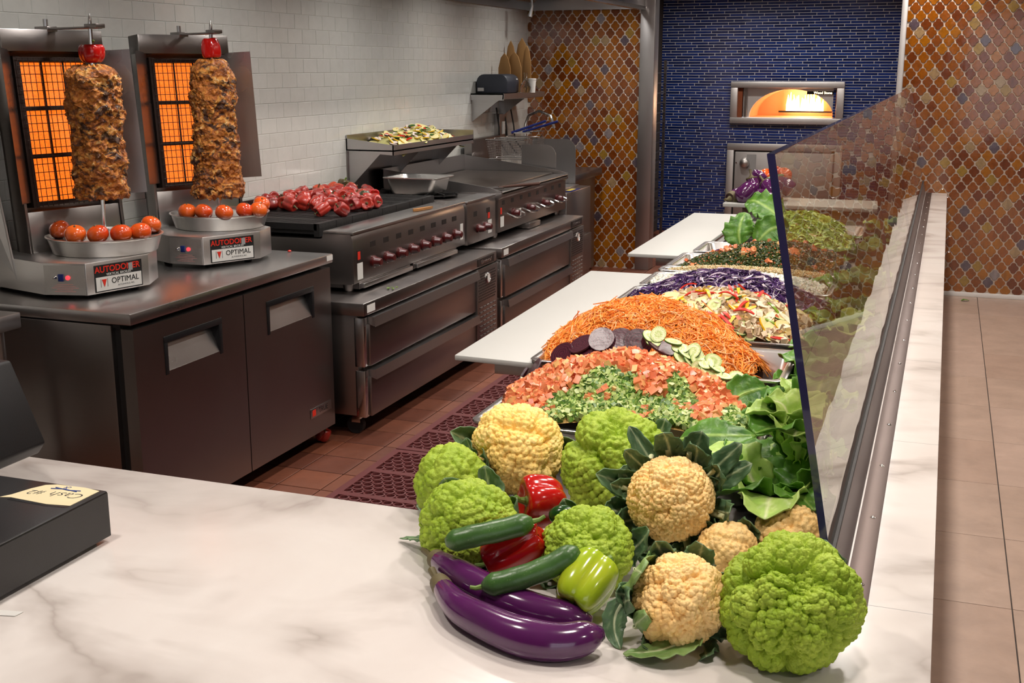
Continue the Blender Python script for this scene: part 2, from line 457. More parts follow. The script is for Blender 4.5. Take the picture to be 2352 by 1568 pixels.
# white tiled kitchen wall
wall_left = struct(MB().box(WALL_X - .12, WALL_X, -3, YB + .1, -.03, 2.75).build('wall_left', M['grout_white']))
cells = []
SW, SH = .1545, .0785
for r in range(int(2.3 / SH) + 1):
    z = .55 + SH * (r + .5)
    for c in range(0, 46):
        y = 2.6 + (c + (.5 if r % 2 else 0)) * SW
        if y + SW/2 > YB - .01: continue
        cells.append((WALL_X, y, z))
wm = tile_mesh('wall_tile', SW - .003, SH - .003, .004, .0012)
for v_ in wm.vertices: v_.co.z += .0022
def wkey(c):
    u, v = proj_uv(c)
    ok = in_frame(c, 0) and v > 0 and ((590 < u < 1110 and v < 310 + (u < 800) * 90) or (270 < u < 330 and v < 300) or v < 55)
    return (not ok, c[1])
tile_field('wall_tile', cells, wm, M['white_obj'], M['white_isl'], wall_left, 300, FR_X, wkey)
# recess side wall, corner posts, ceiling, hall walls
struct(MB().box(-2.95, -2.80, YB + .12, YF, -.03, 2.75).build('wall_recess_side', M['grout_dark']))
struct(MB().box(-.30, -.15, YR + .12, YF, -.03, 2.75).build('wall_recess_right', M['hall_wall']))
struct(MB().box(-2.412, -2.290, YB - .035, YB + .12, 0, 2.75).build('trim_1', M['steel_post'], bevel=.004))
struct(MB().box(-.372, -.328, YR - .03, YR + .12, 0, 2.75).build('trim_2', M['steel_satin'], bevel=.006))
struct(MB().box(WALL_X - .1, 5.1, -3, YF + .1, LAMP_Z + .05, LAMP_Z + .15).build('ceiling', M['ceiling']))
struct(MB().box(5.0, 5.1, -3, YF, -.03, 2.75).build('wall_right', M['hall_wall']))
m = MB(); m.box(WALL_X, .25, -3.1, -3, 0, 2.75); m.box(.25, 5.0, -3.1, -3, 0, .55); m.box(.25, 5.0, -3.1, -3, 2.52, 2.75); m.box(3.9, 5.0, -3.1, -3, .55, 2.52)
for k in range(1, 6): m.box(.25 + k * .62, .31 + k * .62, -3.08, -3.02, .55, 2.52)
m.box(.25, 3.9, -3.08, -3.02, 1.55, 1.60)
struct(m.build('wall_back', M['hall_wall']))
struct(MB().box(-1.4, .22, -3.0, -2.97, 1.9, 2.5).build('trim_3', plain('red_fascia_paint', srgb(200, 40, 36), .4)))

tt = NT('lamp_glow'); tt.set(color=(.9, .85, .75, 1), ec=(1, .9, .78, 1), es=6.0); M['lamp_glow'] = tt.m
# lamps: recessed downlights in the ceiling, plus ones added in the recess and hood
def downlight(x, y, z, power, label, group, r=.085, col=LAMP_COLOR):
    t = thing('recessed_downlight', label, 'lamp', (x, y, z), 0, group)
    m = MB(); m.lathe([(r + .025, .05), (r + .025, 0), (r + .004, -.004), (r, .004), (r, .05)], 28); m.build('trim_ring', M['white_paint'], t, smooth=True)
    MB().cyl((0, 0, .03), (0, 0, .04), r, n=24).build('lens', M['lamp_glow'], t)
    ld = bpy.data.lights.new('lamp_light', 'AREA'); ld.shape = 'DISK'; ld.size = r * 2; ld.energy = power; ld.color = col; ld.spread = math.radians(150)
    lo = bpy.data.objects.new('lamp_light', ld); COL.objects.link(lo); lo.parent = t; lo.location = (0, 0, .0)

for k in range(9): downlight(-.19, 1.55 + k * .93, LAMP_Z, LAMP_POWER, 'recessed downlight in the ceiling row above the marble ledge', 'downlights above the ledge')
for k in range(6): downlight(-1.55, 1.3 + k * 1.45, LAMP_Z, KITCHEN_POWER, 'recessed downlight in the ceiling row above the kitchen aisle', 'downlights above the aisle')
for k in range(2): downlight(-2.05 + k * 1.0, 10.9, LAMP_Z, KITCHEN_POWER * 1.45, 'added downlight brightening the blue tiled recess', 'added lights in the recess')  # unseen lamps added to brighten the dark blue wall
for k in range(5): downlight(1.9, 0.6 + k * 1.9, LAMP_Z, KITCHEN_POWER * 1.1, 'recessed downlight in the ceiling row above the dining floor', 'downlights above the dining floor')
# ------------------------------------------------------------------ text helper
def text(body, size, mat, parent, origin, xdir, up, name='lettering', extrude=.0004, shear=0.0, align='CENTER', bold=0.0):
    cu = bpy.data.curves.new(name, 'FONT'); cu.body = body; cu.size = size; cu.extrude = extrude; cu.shear = shear; cu.align_x = align; cu.align_y = 'CENTER'; cu.offset = bold
    cu.resolution_u = 3
    tmp = bpy.data.objects.new(name, cu); COL.objects.link(tmp)
    dg = bpy.context.evaluated_depsgraph_get(); me = bpy.data.meshes.new_from_object(tmp.evaluated_get(dg))
    bpy.data.objects.remove(tmp); bpy.data.curves.remove(cu)
    x = Vector(xdir).normalized(); y = Vector(up).normalized(); z = x.cross(y)
    o = link(name, me, None, parent); me.materials.clear(); me.materials.append(mat)
    mw = Matrix((x, y, z)).transposed().to_4x4(); mw.translation = Vector(origin); o.matrix_local = mw
    return o
def frame_box(m, o, x, y, w, h, t, off=0.0, depth=.002):
    """flat plate centred at o spanned by x (w) and y (h)"""
    z = Vector(x).cross(Vector(y)).normalized(); r = Matrix((Vector(x).normalized(), Vector(y).normalized(), z)).transposed()
    m.obox(Vector(o) + z * (off + t / 2), (w, h, t), r); return m

# ------------------------------------------------------------------ counters
LZ = .77
marble_counter = thing('marble_counter', 'white veined marble counter with long narrow ledge running under the glass', 'counter', (0, 0, 0))
m = MB(); m.prism([(-3.375, .75), (.043, .75), (.043, YR - .014), (-.20, YR - .014), (-.20, 2.13), (-3.375, 2.13)], LZ - .04, LZ)
m.build('counter_top', M['marble'], marble_counter, bevel=.0015)
MB().box(-3.375, -.02, .95, 2.08, 0.0, LZ - .04).build('counter_body', M['hall_wall'], marble_counter)
MB().box(-.20, 0.0, 2.08, YR - .014, 0.0, LZ - .04).build('ledge_wall', M['marble'], marble_counter)
# joints of the slab
for yj in (1.985, 2.97, 3.86, 4.75, 5.9, 7.1, 8.3):
    MB().box(-.0955, .0425, yj - .0006, yj + .0006, LZ - .001, LZ + .0002).build('slab_joint', M['label_grey'], marble_counter)
MB().box(-2.02, -2.018, .76, 2.125, LZ - .001, LZ + .0002).build('slab_joint', M['label_grey'], marble_counter)

salad_bar = thing('salad_bar', 'stainless steel cold well counter holding the rows of salad pans', 'counter', (0, 0, 0))
mm = MB(); mm.box(-.98, -.96, 2.13, 7.3, .02, .84); mm.box(-.96, -.21, 2.13, 7.3, .02, .55); mm.box(-.98, -.21, 7.28, 7.3, .02, .84)
mm.build('body', M['steel_dark'], salad_bar)
MB().box(-.98, -.21, 2.135, 2.50, .745, .765).build('front_deck', M['steel_dark'], salad_bar, bevel=.002)
for y0 in (2.93, 3.348, 3.80, 4.175, 4.495, 4.622, 5.035, 5.40, 5.76, 6.2, 6.62): MB().box(-.98, -.30, y0 - .008, y0 + .008, .855, .866).build('pan_rail', M['steel'], salad_bar)
MB().box(-1.0, -.965, 2.93, 7.25, .80, .866).build('side_rail', M['steel'], salad_bar); MB().box(-.335, -.31, 2.55, 7.25, .60, .84).build('side_rail', M['steel'], salad_bar)
for k, yb in enumerate((3.06, 4.36, 5.06, 6.40)):
    MB().box(-1.16, -.98, yb - .02, yb + .02, .828, .868).build('board_bracket', M['steel'], salad_bar, bevel=.002)
for nm, p, lab in (('cutting_board', [(-1.262, 2.99), (-.985, 2.975), (-.985, 4.50), (-1.298, 4.49)], 'long white plastic cutting board nearest the carrots, edge of salad bar'),
                   ('cutting_board', [(-1.272, 4.98), (-1.0, 4.99), (-1.0, 6.56), (-1.296, 6.55)], 'farther white plastic cutting board toward the blue tiled wall')):
    o = MB().prism(p, .870, .886).build(nm, M['white_board'], bevel=.003); tag(o, lab, 'cutting board', 'white cutting boards')

# ------------------------------------------------------------------ sneeze guard
t = NT('clear_guard_glass')
for nd in list(t.t.nodes):
    if nd.type != 'OUTPUT_MATERIAL': t.t.nodes.remove(nd)
out = [n for n in t.t.nodes if n.type == 'OUTPUT_MATERIAL'][0]
tr = t.n('ShaderNodeBsdfTransparent'); tr.inputs[0].default_value = (.86, .84, .78, 1)
gl = t.n('ShaderNodeBsdfGlossy'); gl.inputs['Roughness'].default_value = .004; gl.inputs['Color'].default_value = (.95, .93, .90, 1)
fr = t.n('ShaderNodeFresnel'); fr.inputs[0].default_value = 1.75
bp = t.n('ShaderNodeBump'); bp.inputs['Strength'].default_value = .04; bp.inputs['Distance'].default_value = .02
tc = t.n('ShaderNodeTexCoord'); nz = t.n('ShaderNodeTexNoise'); nz.inputs['Scale'].default_value = 3.0; nz.inputs['Detail'].default_value = 1
t.l(tc.outputs['Object'], nz.inputs['Vector']); t.l(nz.outputs['Fac'], bp.inputs['Height']); t.l(bp.outputs[0], gl.inputs['Normal'])
geo = t.n('ShaderNodeNewGeometry'); outer = t.math('SUBTRACT', 1.0, geo.outputs['Backfacing'])
mx = t.n('ShaderNodeMixShader'); t.l(t.math('MULTIPLY', fr.outputs[0], outer), mx.inputs[0]); t.l(tr.outputs[0], mx.inputs[1]); t.l(gl.outputs[0], mx.inputs[2]); t.l(mx.outputs[0], out.inputs[0])
M['guard_glass'] = t.m
M['glass_edge'] = plain('polished_glass_edge', srgb(44, 42, 78), .10, 0, 4, .2, coat=1.0)
M['steel_brown'] = steel('brushed_channel_steel', (.27, .235, .23, 1), .42, stretch=(60, 1, 60))
M['flange_steel'] = steel('dull_flange_steel', (.13, .10, .092, 1), .45, stretch=(60, 1, 60))
sneeze_guard = thing('sneeze_guard', 'tall tilted glass sneeze guard in a steel channel on the marble ledge', 'sneeze guard', (-.10, 1.96, LZ))
GT = .013
def gx(z): return -.0135 - (z) * .1876        # local x of the front face at local height z
ys = [0, 2.42, 4.30, 6.00, 7.32]
for i in range(4):
    y0, y1 = ys[i] + (.003 if i else 0), ys[i+1] - .003
    m = MB(); zl, zh = .035, .772
    m.hexa([(gx(zl), y0, zl), (gx(zl), y1, zl), (gx(zl) - GT, y1, zl - .002), (gx(zl) - GT, y0, zl - .002)], [(gx(zh), y0, zh), (gx(zh), y1, zh), (gx(zh) - GT, y1, zh - .002), (gx(zh) - GT, y0, zh - .002)])
    g = m.build('glass_pane', M['guard_glass'], sneeze_guard)
    m = MB(); e = .0012
    for ya, yb in (((y0 - e, y0),) if i == 0 else ()) + ((y1, y1 + e),):
        m.hexa([(gx(zl) , ya, zl), (gx(zl), yb, zl), (gx(zl) - GT, yb, zl), (gx(zl) - GT, ya, zl)], [(gx(zh), ya, zh), (gx(zh), yb, zh), (gx(zh) - GT, yb, zh), (gx(zh) - GT, ya, zh)])
    m.hexa([(gx(zh), y0, zh), (gx(zh), y1, zh), (gx(zh) - GT, y1, zh), (gx(zh) - GT, y0, zh)], [(gx(zh), y0, zh + e), (gx(zh), y1, zh + e), (gx(zh) - GT, y1, zh + e), (gx(zh) - GT, y0, zh + e)])
    m.build('polished_edge', M['glass_edge'], g)
m = MB(); m.box(-.006, .036, 0, 7.35, 0, .003); m.build('base_flange', M['flange_steel'], sneeze_guard, bevel=.0006)
def lean(z0, z1, a, b, y0=0.0, y1=7.35):
    return MB().hexa([(gx(z0) + a, y0, z0), (gx(z0) + a, y1, z0), (gx(z0) + b, y1, z0), (gx(z0) + b, y0, z0)], [(gx(z1) + a, y0, z1), (gx(z1) + a, y1, z1), (gx(z1) + b, y1, z1), (gx(z1) + b, y0, z1)])
lean(.0, .088, .004, .001).build('channel_plate', M['steel_brown'], sneeze_guard)
lean(.0, .088, -GT - .004, -GT - .001).build('inner_channel_plate', M['steel'], sneeze_guard)
lean(.088, .093, .0055, .0).build('channel_gasket', M['rubber'], sneeze_guard)
for k in range(22):
    MB().lathe([(.0055, 0), (.0055, .0012), (.003, .0034), (.0005, .0038)], 12, (.020, .10 + k * .345, .003)).build('screw', M['chrome'], sneeze_guard, smooth=True)

# ------------------------------------------------------------------ floor mats
def rubber_mat(label, x0, y0, x1, y1, blocks):
    t = thing('rubber_floor_mat', label, 'floor mat', (x0, y0, 0), 0, 'perforated kitchen mats')
    w, h = x1 - x0, y1 - y0; bh = h / blocks; band = .034; zt = .012
    frame = MB()
    frame.box(0, band, 0, h, 0, zt); frame.box(w - band, w, 0, h, 0, zt)
    for b in range(blocks + 1):
        yb = min(max(b * bh, band / 2), h - band / 2); frame.box(band, w - band, yb - band / 2, yb + band / 2, 0, zt)
    frame.build('border', M['mat_rubber'], t)
    V = []; F = []; n = 10
    nx = int((w - 2 * band) / .047); px = (w - 2 * band) / nx
    for b in range(blocks):
        ya, yb = b * bh + band / 2, (b + 1) * bh - band / 2
        ny = max(2, int((yb - ya) / .041)); py = (yb - ya) / ny
        for i in range(nx):
            for j in range(ny):
                cx = band + (i + (.5 if j % 2 else .0) + (.25)) * px; cy = ya + (j + .5) * py
                if cx + px/2 > w - band + px * .3: continue
                base = len(V); r0, r1 = px * .50, px * .355
                for r, z in ((r0, .001), (r0, zt - .001), (r1, zt), (r1 * .94, .002)):
                    for k in range(n): a = 2 * PI * k / n; V.append((cx + r * math.cos(a), cy + r * math.sin(a) * (py / px) * 1.10, z))
                for q in range(3):
                    for k in range(n): k2 = (k + 1) % n; F.append((base + q*n + k, base + q*n + k2, base + (q+1)*n + k2, base + (q+1)*n + k))
    me = np_mesh('ring_grid', V, F, False); o = link('ring_grid', me, M['mat_rubber'], t); o['kind'] = 'stuff'
    MB().box(band * .5, w - band * .5, band * .5, h - band * .5, 0, .002).build('underside_web', M['mat_dark'], t)
M['mat_dark'] = plain('dark_maroon_rubber', srgb(52, 22, 23), .7)
rubber_mat('maroon perforated rubber mat on the kitchen floor below the near drawers', -2.215, 3.10, -1.33, 4.55, 5)
rubber_mat('maroon perforated rubber mat running on past the drawers toward the far wall', -2.215, 4.56, -1.33, 6.9, 8)

# ------------------------------------------------------------------ undercounter fridge
fx, fy0, fy1 = -2.545, 3.205, 4.60
fr_ = thing('undercounter_fridge', 'low two door stainless fridge carrying both kebab grills', 'fridge', (fx, fy0, 0))
L = fy1 - fy0
MB().box(-.82, -.075, .0, L - .02, .10, .825).build('body', M['steel_dark'], fr_, bevel=.004)
MB().box(-.075, -.036, .022, L - .03, .11, .815).build('door_gasket', M['rubber'], fr_)
MB().box(-.84, .015, -.01, L + .01, .832, .872).build('worktop', M['steel'], fr_, bevel=.004)
MB().box(-.80, -.045, .01, L - .01, .815, .833).build('gasket', M['rubber'], fr_)
def door_with_handle(y0, y1):
    z0, z1 = .09, .815
    hy0, hy1, hz0, hz1 = y0 + .17, y1 - .16, .63, .745
    m = MB()
    m.box(-.035, .015, y0, hy0, z0, z1); m.box(-.035, .015, hy1, y1, z0, z1); m.box(-.035, .015, hy0, hy1, z0, hz0); m.box(-.035, .015, hy0, hy1, hz1, z1)
    d = m.build('door', M['steel_dark'], fr_)
    MB().hexa([(-.034, hy0, hz0), (-.034, hy1, hz0), (.014, hy1, hz0 - .002), (.014, hy0, hz0 - .002)], [(-.034, hy0, hz1), (-.034, hy1, hz1), (-.032, hy1, hz1), (-.032, hy0, hz1)]).build('handle_recess', M['steel'], d)
    f = MB(); f.box(-.03, .018, hy0 - .008, hy1 + .008, hz1 - .012, hz1 + .012); 
    for ya, yb in ((hy0 - .008, hy0 + .012), (hy1 - .012, hy1 + .008)): f.hexa([(-.0, ya, hz0 - .012), (-.0, yb, hz0 - .012), (.017, yb, hz0 - .012), (.017, ya, hz0 - .012)], [(-.03, ya, hz1), (-.03, yb, hz1), (.018, yb, hz1), (.018, ya, hz1)])
    f.build('handle_frame', M['black'], d, bevel=.002)
    return d
d1 = door_with_handle(0.0, .672); d2 = door_with_handle(.678, L - .02)
b = MB().box(.0152, .0185, L - .24, L - .055, .172, .215).build('badge', M['steel'], d2, bevel=.001)
text('TRUE', .034, M['label_black'], d2, (.0187, L - .13, .194), (0, 1, 0), (0, 0, 1))
MB().box(.0186, .0190, L - .228, L - .198, .180, .208).build('badge_mark', M['label_red'], d2)
MB().box(.0152, .0162, L - .045, L + .008, .845, .868).build('data_plate', M['white_label'], fr_)
def caster(parent, x, y, z):
    c = MB(); c.box(x - .03, x + .03, y - .03, y + .03, z - .008, z); c.hexa([(x - .025, y - .016, z - .055), (x + .02, y - .016, z - .055), (x + .02, y + .016, z - .055), (x - .025, y + .016, z - .055)], [(x - .02, y - .02, z - .008), (x + .02, y - .02, z - .008), (x + .02, y + .02, z - .008), (x - .02, y + .02, z - .008)])
    o = c.build('caster', M['chrome'], parent)
    MB().cyl((x - .008, y - .014, .042), (x - .008, y + .014, .042), .042, n=20).build('wheel', M['rubber'], o, smooth=True)
for x in (-.12, -.74):
    for y in (.12, L - .16): caster(fr_, x, y, .10)

# ------------------------------------------------------------------ refrigerated chef bases
def chef_base(y0, y1, label, zt=.645, fx=-2.40, lettering=True):
    t = thing('refrigerated_chef_base', label, 'chef base', (fx, y0, 0)); L = y1 - y0
    MB().box(-.86, .0, 0, L, .585, zt).build('top', M['steel_dark'], t, bevel=.006)
    MB().box(-.84, -.045, .015, L - .01, .11, .585).build('body', M['steel_dark'], t, bevel=.003)
    g = L - .33
    for z0, z1 in ((.345, .575), (.105, .328)):
        d = MB().box(-.045, .0, .055, g, z0, z1 - .03).build('drawer', M['steel_dark'], t, bevel=.002)
        MB().hexa([(-.02, .055, z1 - .03), (-.02, g, z1 - .03), (-.045, g, z1), (-.045, .055, z1)], [(.028, .055, z1 - .045), (.028, g, z1 - .045), (.02, g, z1 + .0), (.02, .055, z1)]).build('drawer_pull', M['steel'], d)
        MB().box(-.06, -.01, .012, .05, z0, z1).build('side_guide', M['steel_polished'], d, bevel=.004)
    p = MB().box(-.045, .006, g + .008, L - .01, .11, .578).build('grille_panel', M['steel_dark'], t, bevel=.002)
    s = MB()
    for r in range(9):
        for c in range(5):
            y = g + .04 + c * .052; z = .135 + r * .027; s.hexa([(.006, y, z), (.006, y + .038, z), (.006, y + .038, z + .010), (.006, y, z + .010)], [(.0065, y, z), (.0065, y + .038, z), (.012, y + .038, z + .008), (.012, y, z + .008)])
    s.build('louvres', M['steel_dark'], p)
    s = MB()
    for r in range(11):
        for c in range(16):
            y = g + .03 + (c + .5 * (r % 2)) * .0165; z = .395 + r * .0155
            if (y - g - .16) ** 2 + (z - .515) ** 2 < .036 ** 2: continue
            s.lathe([(.0052, 0), (.0052, .0008)], 6, (.0062, y, z), Matrix.Rotation(PI / 2, 3, 'Y'))
    s.build('perforations', M['label_black'], p)
    MB().lathe([(.031, 0), (.031, .008), (.026, .012), (.024, .008), (.0, .008)][:4] + [(.001, .0085)], 28, (.006, g + .16, .515), Matrix.Rotation(PI / 2, 3, 'Y')).build('thermometer', M['chrome'], p, smooth=True)
    MB().lathe([(.0225, 0), (.0225, .0012)], 24, (.0148, g + .16, .515), Matrix.Rotation(PI / 2, 3, 'Y')).build('thermometer_dial', M['white_label'], p)
    if lettering:
        q = MB().box(.0, .002, g + .03, L - .05, .592, .635).build('name_plate', M['label_black'], t)
        text('Continental', .034, M['steel_polished'], t, (.0024, g + .155, .613), (0, 1, 0), (0, 0, 1), shear=.25)
    MB().box(.0, .0012, .03, .11, .597, .632).build('data_plate', M['white_label'], t)
    for x in (-.10, -.76):
        for y in (.10, L - .14): caster(t, x, y, .11)
    return t
chef_base(4.645, 6.335, 'near stainless chef base with two wide drawers under the broiler', lettering=True)
chef_base(6.42, 8.10, 'far stainless chef base with drawers under the flat griddle')

# ------------------------------------------------------------------ charbroiler
def knob(m_parent, x, y, z, r=.03, name='knob', mat='knob_red'):
    rot = Matrix.Rotation(PI / 2, 3, 'Y')
    MB().lathe([(r, 0), (r, .012), (r * .82, .016), (r * .62, .046), (r * .5, .049)], 14, (x, y, z), rot).build(name, M[mat], m_parent, smooth=True, ang=30)
cb = thing('charbroiler', 'wide stainless charbroiler with eight maroon knobs and black grates', 'charbroiler', (-2.55, 4.845, .655)); L = 1.37
m = MB(); m.prism([(-.80, .03), (-.012, .03), (-.012, .035), (.0, .035), (.0, .235), (-.015, .275), (-.155, .275), (-.165, .24), (-.80, .24)], 0, L, 'y')
m.build('body', M['steel_dark'], cb, bevel=.002)
MB().box(-.155, .004, -.002, L + .002, .268, .281).build('front_rail', M['steel'], cb, bevel=.003)
MB().box(-.81, -.79, 0, L, .24, .36).build('back_guard', M['steel_dark'], cb)
for k in range(8):
    y = .175 + k * .145
    knob(cb, .0, y + .02, .115)
    MB().box(.0, .0012, y, y + .055, .188, .214).build('vent_slot', M['label_black'], cb)
MB().box(.0, .0015, .035, .095, .135, .190).build('brand_plate', M['label_black'], cb)
MB().box(.0014, .0024, .04, .066, .145, .183).build('brand_mark', M['label_red'], cb)
MB().box(.0, .0015, .035, .09, .05, .128).build('warning_label', M['white_label'], cb)
MB().box(.0, .0015, L - .07, L - .03, .07, .16).build('warning_label', M['white_label'], cb)
for y0, y1 in ((.05, .62), (.66, 1.22)):
    d = MB().box(-.5, .0, y0, y1, .004, .034).build('grease_drawer', M['steel_dark'], cb)
    MB().box(-.005, .022, y0 + .01, y1 - .01, .008, .030).build('drawer_lip', M['steel'], d, bevel=.003)
for k in range(8):       # cast iron grate sections
    y0 = .02 + k * .168
    s = MB(); z0 = .277
    s.box(-.78, -.20, y0, y0 + .014, z0, z0 + .030); s.box(-.78, -.20, y0 + .150, y0 + .164, z0, z0 + .030); s.box(-.78, -.76, y0, y0 + .164, z0, z0 + .03); s.box(-.215, -.185, y0, y0 + .164, z0 - .03, z0 + .032)
    for q in range(1, 8): s.box(-.77, -.20, y0 + .004 + q * .0195, y0 + .014 + q * .0195, z0 + .008, z0 + .030)
    s.box(-.76, -.2, y0 + .01, y0 + .155, z0 - .02, z0 + .006)
    s.build('grate_section', M['cast_iron'], cb)
for x in (-.06, -.72):
    for y in (.06, L - .06): MB().lathe([(.02, -.0095), (.026, .0), (.03, .03)], 14, (x, y, .0)).build('foot', M['steel_dark'], cb, smooth=True)
b = MB().prism([(0, 0), (.025, -.012), (.15, -.004), (.18, .005), (.15, .016), (.02, .02)], 0, .012).build('wooden_scraper', M['wood'], loc=(-2.615, 5.66, .938), rot=(0, 0, 1.35))
tag(b, 'small wooden scraper lying on the charbroiler front rail', 'scraper')

# ------------------------------------------------------------------ two burner hot plate between broiler and griddle
hp = thing('hot_plate', 'narrow stainless hot plate with two burners and maroon knobs', 'hot plate', (-2.555, 6.265, .655)); L = .46
m = MB(); m.prism([(-.80, .02), (.0, .02), (.0, .235), (-.012, .268), (-.80, .268)], 0, L, 'y'); m.build('body', M['steel_dark'], hp, bevel=.002)
MB().box(-.12, .004, -.002, L + .002, .262, .274).build('front_rail', M['steel'], hp, bevel=.003)
for y in (.16, .27): knob(hp, .0, y, .10, .028)
for y in (.10, .31): MB().box(.0, .0012, y, y + .05, .175, .205).build('vent_slot', M['label_black'], hp)
MB().box(.0, .0015, .33, .39, .05, .13).build('warning_label', M['white_label'], hp)
MB().box(.0, .0016, .33, .36, .14, .175).build('brand_mark', M['label_red'], hp)
for bx in (-.30, -.60):
    s = MB(); s.lathe([(.06, 0), (.06, .012), (.03, .02)], 18, (bx, .23, .268)); s.lathe([(.14, .0), (.14, .006), (.13, .006), (.13, 0)], 24, (bx, .23, .282))
    for k in range(8):
        a = k * PI / 4; s.obox((bx + .085 * math.cos(a), .23 + .085 * math.sin(a), .288), (.12, .010, .016), Matrix.Rotation(a, 3, 'Z'))
    s.build('burner_grate', M['cast_iron'], hp)

# ------------------------------------------------------------------ griddle
gd = thing('flat_griddle', 'stainless flat top griddle with tall splash guard and wire knob guards', 'griddle', (-2.55, 6.765, .655)); L = 1.37
m = MB(); m.prism([(-.80, .03), (.0, .03), (.0, .235), (.02, .25), (.02, .275), (-.80, .275)], 0, L, 'y'); m.build('body', M['steel_dark'], gd, bevel=.002)
MB().box(-.76, -.09, .03, L - .03, .276, .290).build('griddle_plate', M['griddle_plate'], gd, bevel=.002)
MB().box(-.085, .02, .02, L - .02, .262, .279).build('grease_trough', M['steel_dark'], gd, bevel=.004)
s = MB(); s.box(-.80, -.78, 0, L, .275, .40)
for y0, y1 in ((0, .012), (L - .012, L)): s.prism([(-.80, .275), (.02, .275), (.02, .285), (-.06, .305), (-.80, .40)], y0, y1, 'y')
s.build('splash_guard', M['steel'], gd)
for k in range(4):
    y = .25 + k * .30
    knob(gd, .0, y, .125, .030)
    g = MB(); g.tube([(.0, y - .10, .135), (.05, y - .10, .115), (.06, y - .06, .108), (.06, y + .06, .108), (.05, y + .10, .115), (.0, y + .10, .135)], .006, 8); g.build('knob_guard', M['chrome'], gd, smooth=True)
for k in range(8): MB().box(.0, .0012, .06 + k * .165, .105 + k * .165, .195, .222).build('vent_slot', M['label_black'], gd)
MB().box(.0, .0015, .03, .09, .06, .125).build('warning_label', M['white_label'], gd); MB().box(.0, .0016, .03, .055, .14, .18).build('brand_mark', M['label_red'], gd)
MB().box(.0, .0015, .36, .41, .08, .14).build('warning_label', M['white_label'], gd)
MB().box(-.25, .03, .50, .72, -.006, .028).build('grease_drawer', M['steel_dark'], gd, bevel=.003)
for x in (-.06, -.72):
    for y in (.06, L - .06): MB().lathe([(.02, -.0095), (.026, .0), (.03, .03)], 14, (x, y, .0)).build('foot', M['steel_dark'], gd, smooth=True)
gs = thing('grill_scraper', 'rusty long handled scraper lying on the griddle edge', 'scraper', (-2.60, 6.90, .945), (0, 0, .9))
MB().tube([(0, 0, .006), (.12, 0, .010), (.30, 0, .014)], [.006, .009, .011], 8).build('handle', plain('rusty_iron', srgb(70, 42, 32), .7, .3), gs, smooth=True)
MB().box(-.09, .01, -.05, .05, 0, .008).build('blade', M['steel_dark'], gs)

# ------------------------------------------------------------------ hotel pans
def rrect(hx, hy, r, z, n=5, cx=0, cy=0):
    out = []
    for qx, qy, a0 in ((1, 1, 0), (-1, 1, PI/2), (-1, -1, PI), (1, -1, 1.5*PI)):
        for k in range(n + 1):
            a = a0 + PI / 2 * k / n; out.append((cx + qx * (hx - r) + r * math.cos(a), cy + qy * (hy - r) + r * math.sin(a), z))
    return out
def hotel_pan(label, x0, x1, y0, y1, zt, deep, name='food_pan', group=None, mat='pan_steel'):
    t = thing(name, label, 'pan', ((x0 + x1) / 2, (y0 + y1) / 2, zt - deep), 0, group); hx, hy = (x1 - x0) / 2, (y1 - y0) / 2; lip = .022
    L = [rrect(hx, hy, .03, deep - .006), rrect(hx, hy, .03, deep - .001), rrect(hx - .002, hy - .002, .028, deep), rrect(hx - lip + .004, hy - lip + .004, .026, deep - .001), rrect(hx - lip, hy - lip, .026, deep - .006),
         rrect(hx - lip - .012, hy - lip - .012, .035, .02), rrect(hx - lip - .022, hy - lip - .022, .03, .002), rrect(hx - lip - .024, hy - lip - .024, .03, 0.0),
         rrect(hx - lip - .020, hy - lip - .020, .032, .0), rrect(hx - lip - .010, hy - lip - .010, .037, .02), rrect(hx - lip + .0015, hy - lip + .0015, .028, deep - .008), rrect(hx - .001, hy - .001, .03, deep - .008)]
    m = MB(); n = len(L[0]); m.loops(L, False); m.f.append(tuple(range(7 * n, 8 * n)))
    m.build('pan_shell', M[mat], t, smooth=True, ang=50)
    return t
bp_ = hotel_pan('empty deep steel pan standing on the hot plate beside the peppers', -3.14, -2.785, 6.345, 6.645, 1.045, .10, 'steam_pan', mat='aluminium')
# ------------------------------------------------------------------ kebab grills
t = NT('glowing_ceramic_burner')
vv = t.voro(240, 'F1'); hot = t.mix(t.ramp(vv, [(.25, (0, 0, 0, 1)), (.5, (1, 1, 1, 1))]), (1.0, .085, .004, 1), (1.0, .20, .012, 1))
t.set(color=(.35, .1, .03, 1), ec=hot, es=1.15, rough=.8); M['burner'] = t.m
M['steel_base'] = steel('brushed_housing_steel', (.60, .58, .565, 1), .34, bump=.01)
M['mesh_wire'] = plain('scorched_wire', (.03, .016, .012, 1), .6, .5)
t = NT('roasted_meat')
a = t.noise(20, 6, .64, t.mapped((1, 1, 1.6)), dist=1.4); b = t.noise(22, 5, .62, t.mapped((1, 1, 1.5)), dist=1.0); c = t.voro(48)
col = t.ramp(a, [(.32, srgb(78, 34, 14)), (.43, srgb(150, 80, 24)), (.52, srgb(196, 118, 36)), (.60, srgb(220, 158, 70)), (.72, srgb(244, 214, 166))])
col = t.mix(t.ramp(b, [(.52, (0, 0, 0, 1)), (.57, (.93, .93, .93, 1))]), col, srgb(52, 23, 13))
col = t.mix(t.ramp(t.noise(7, 4), [(.48, (0, 0, 0, 1)), (.7, (.6, .6, .6, 1))]), col, srgb(196, 112, 30))
t.set(color=col, rough=t.ramp(c, [(.1, (.2, .2, .2, 1)), (.6, (.5, .5, .5, 1))]), spec=.6)
t.bump(t.noise(42, 6, .65, dist=.8), .8, .016); M['meat'] = t.m

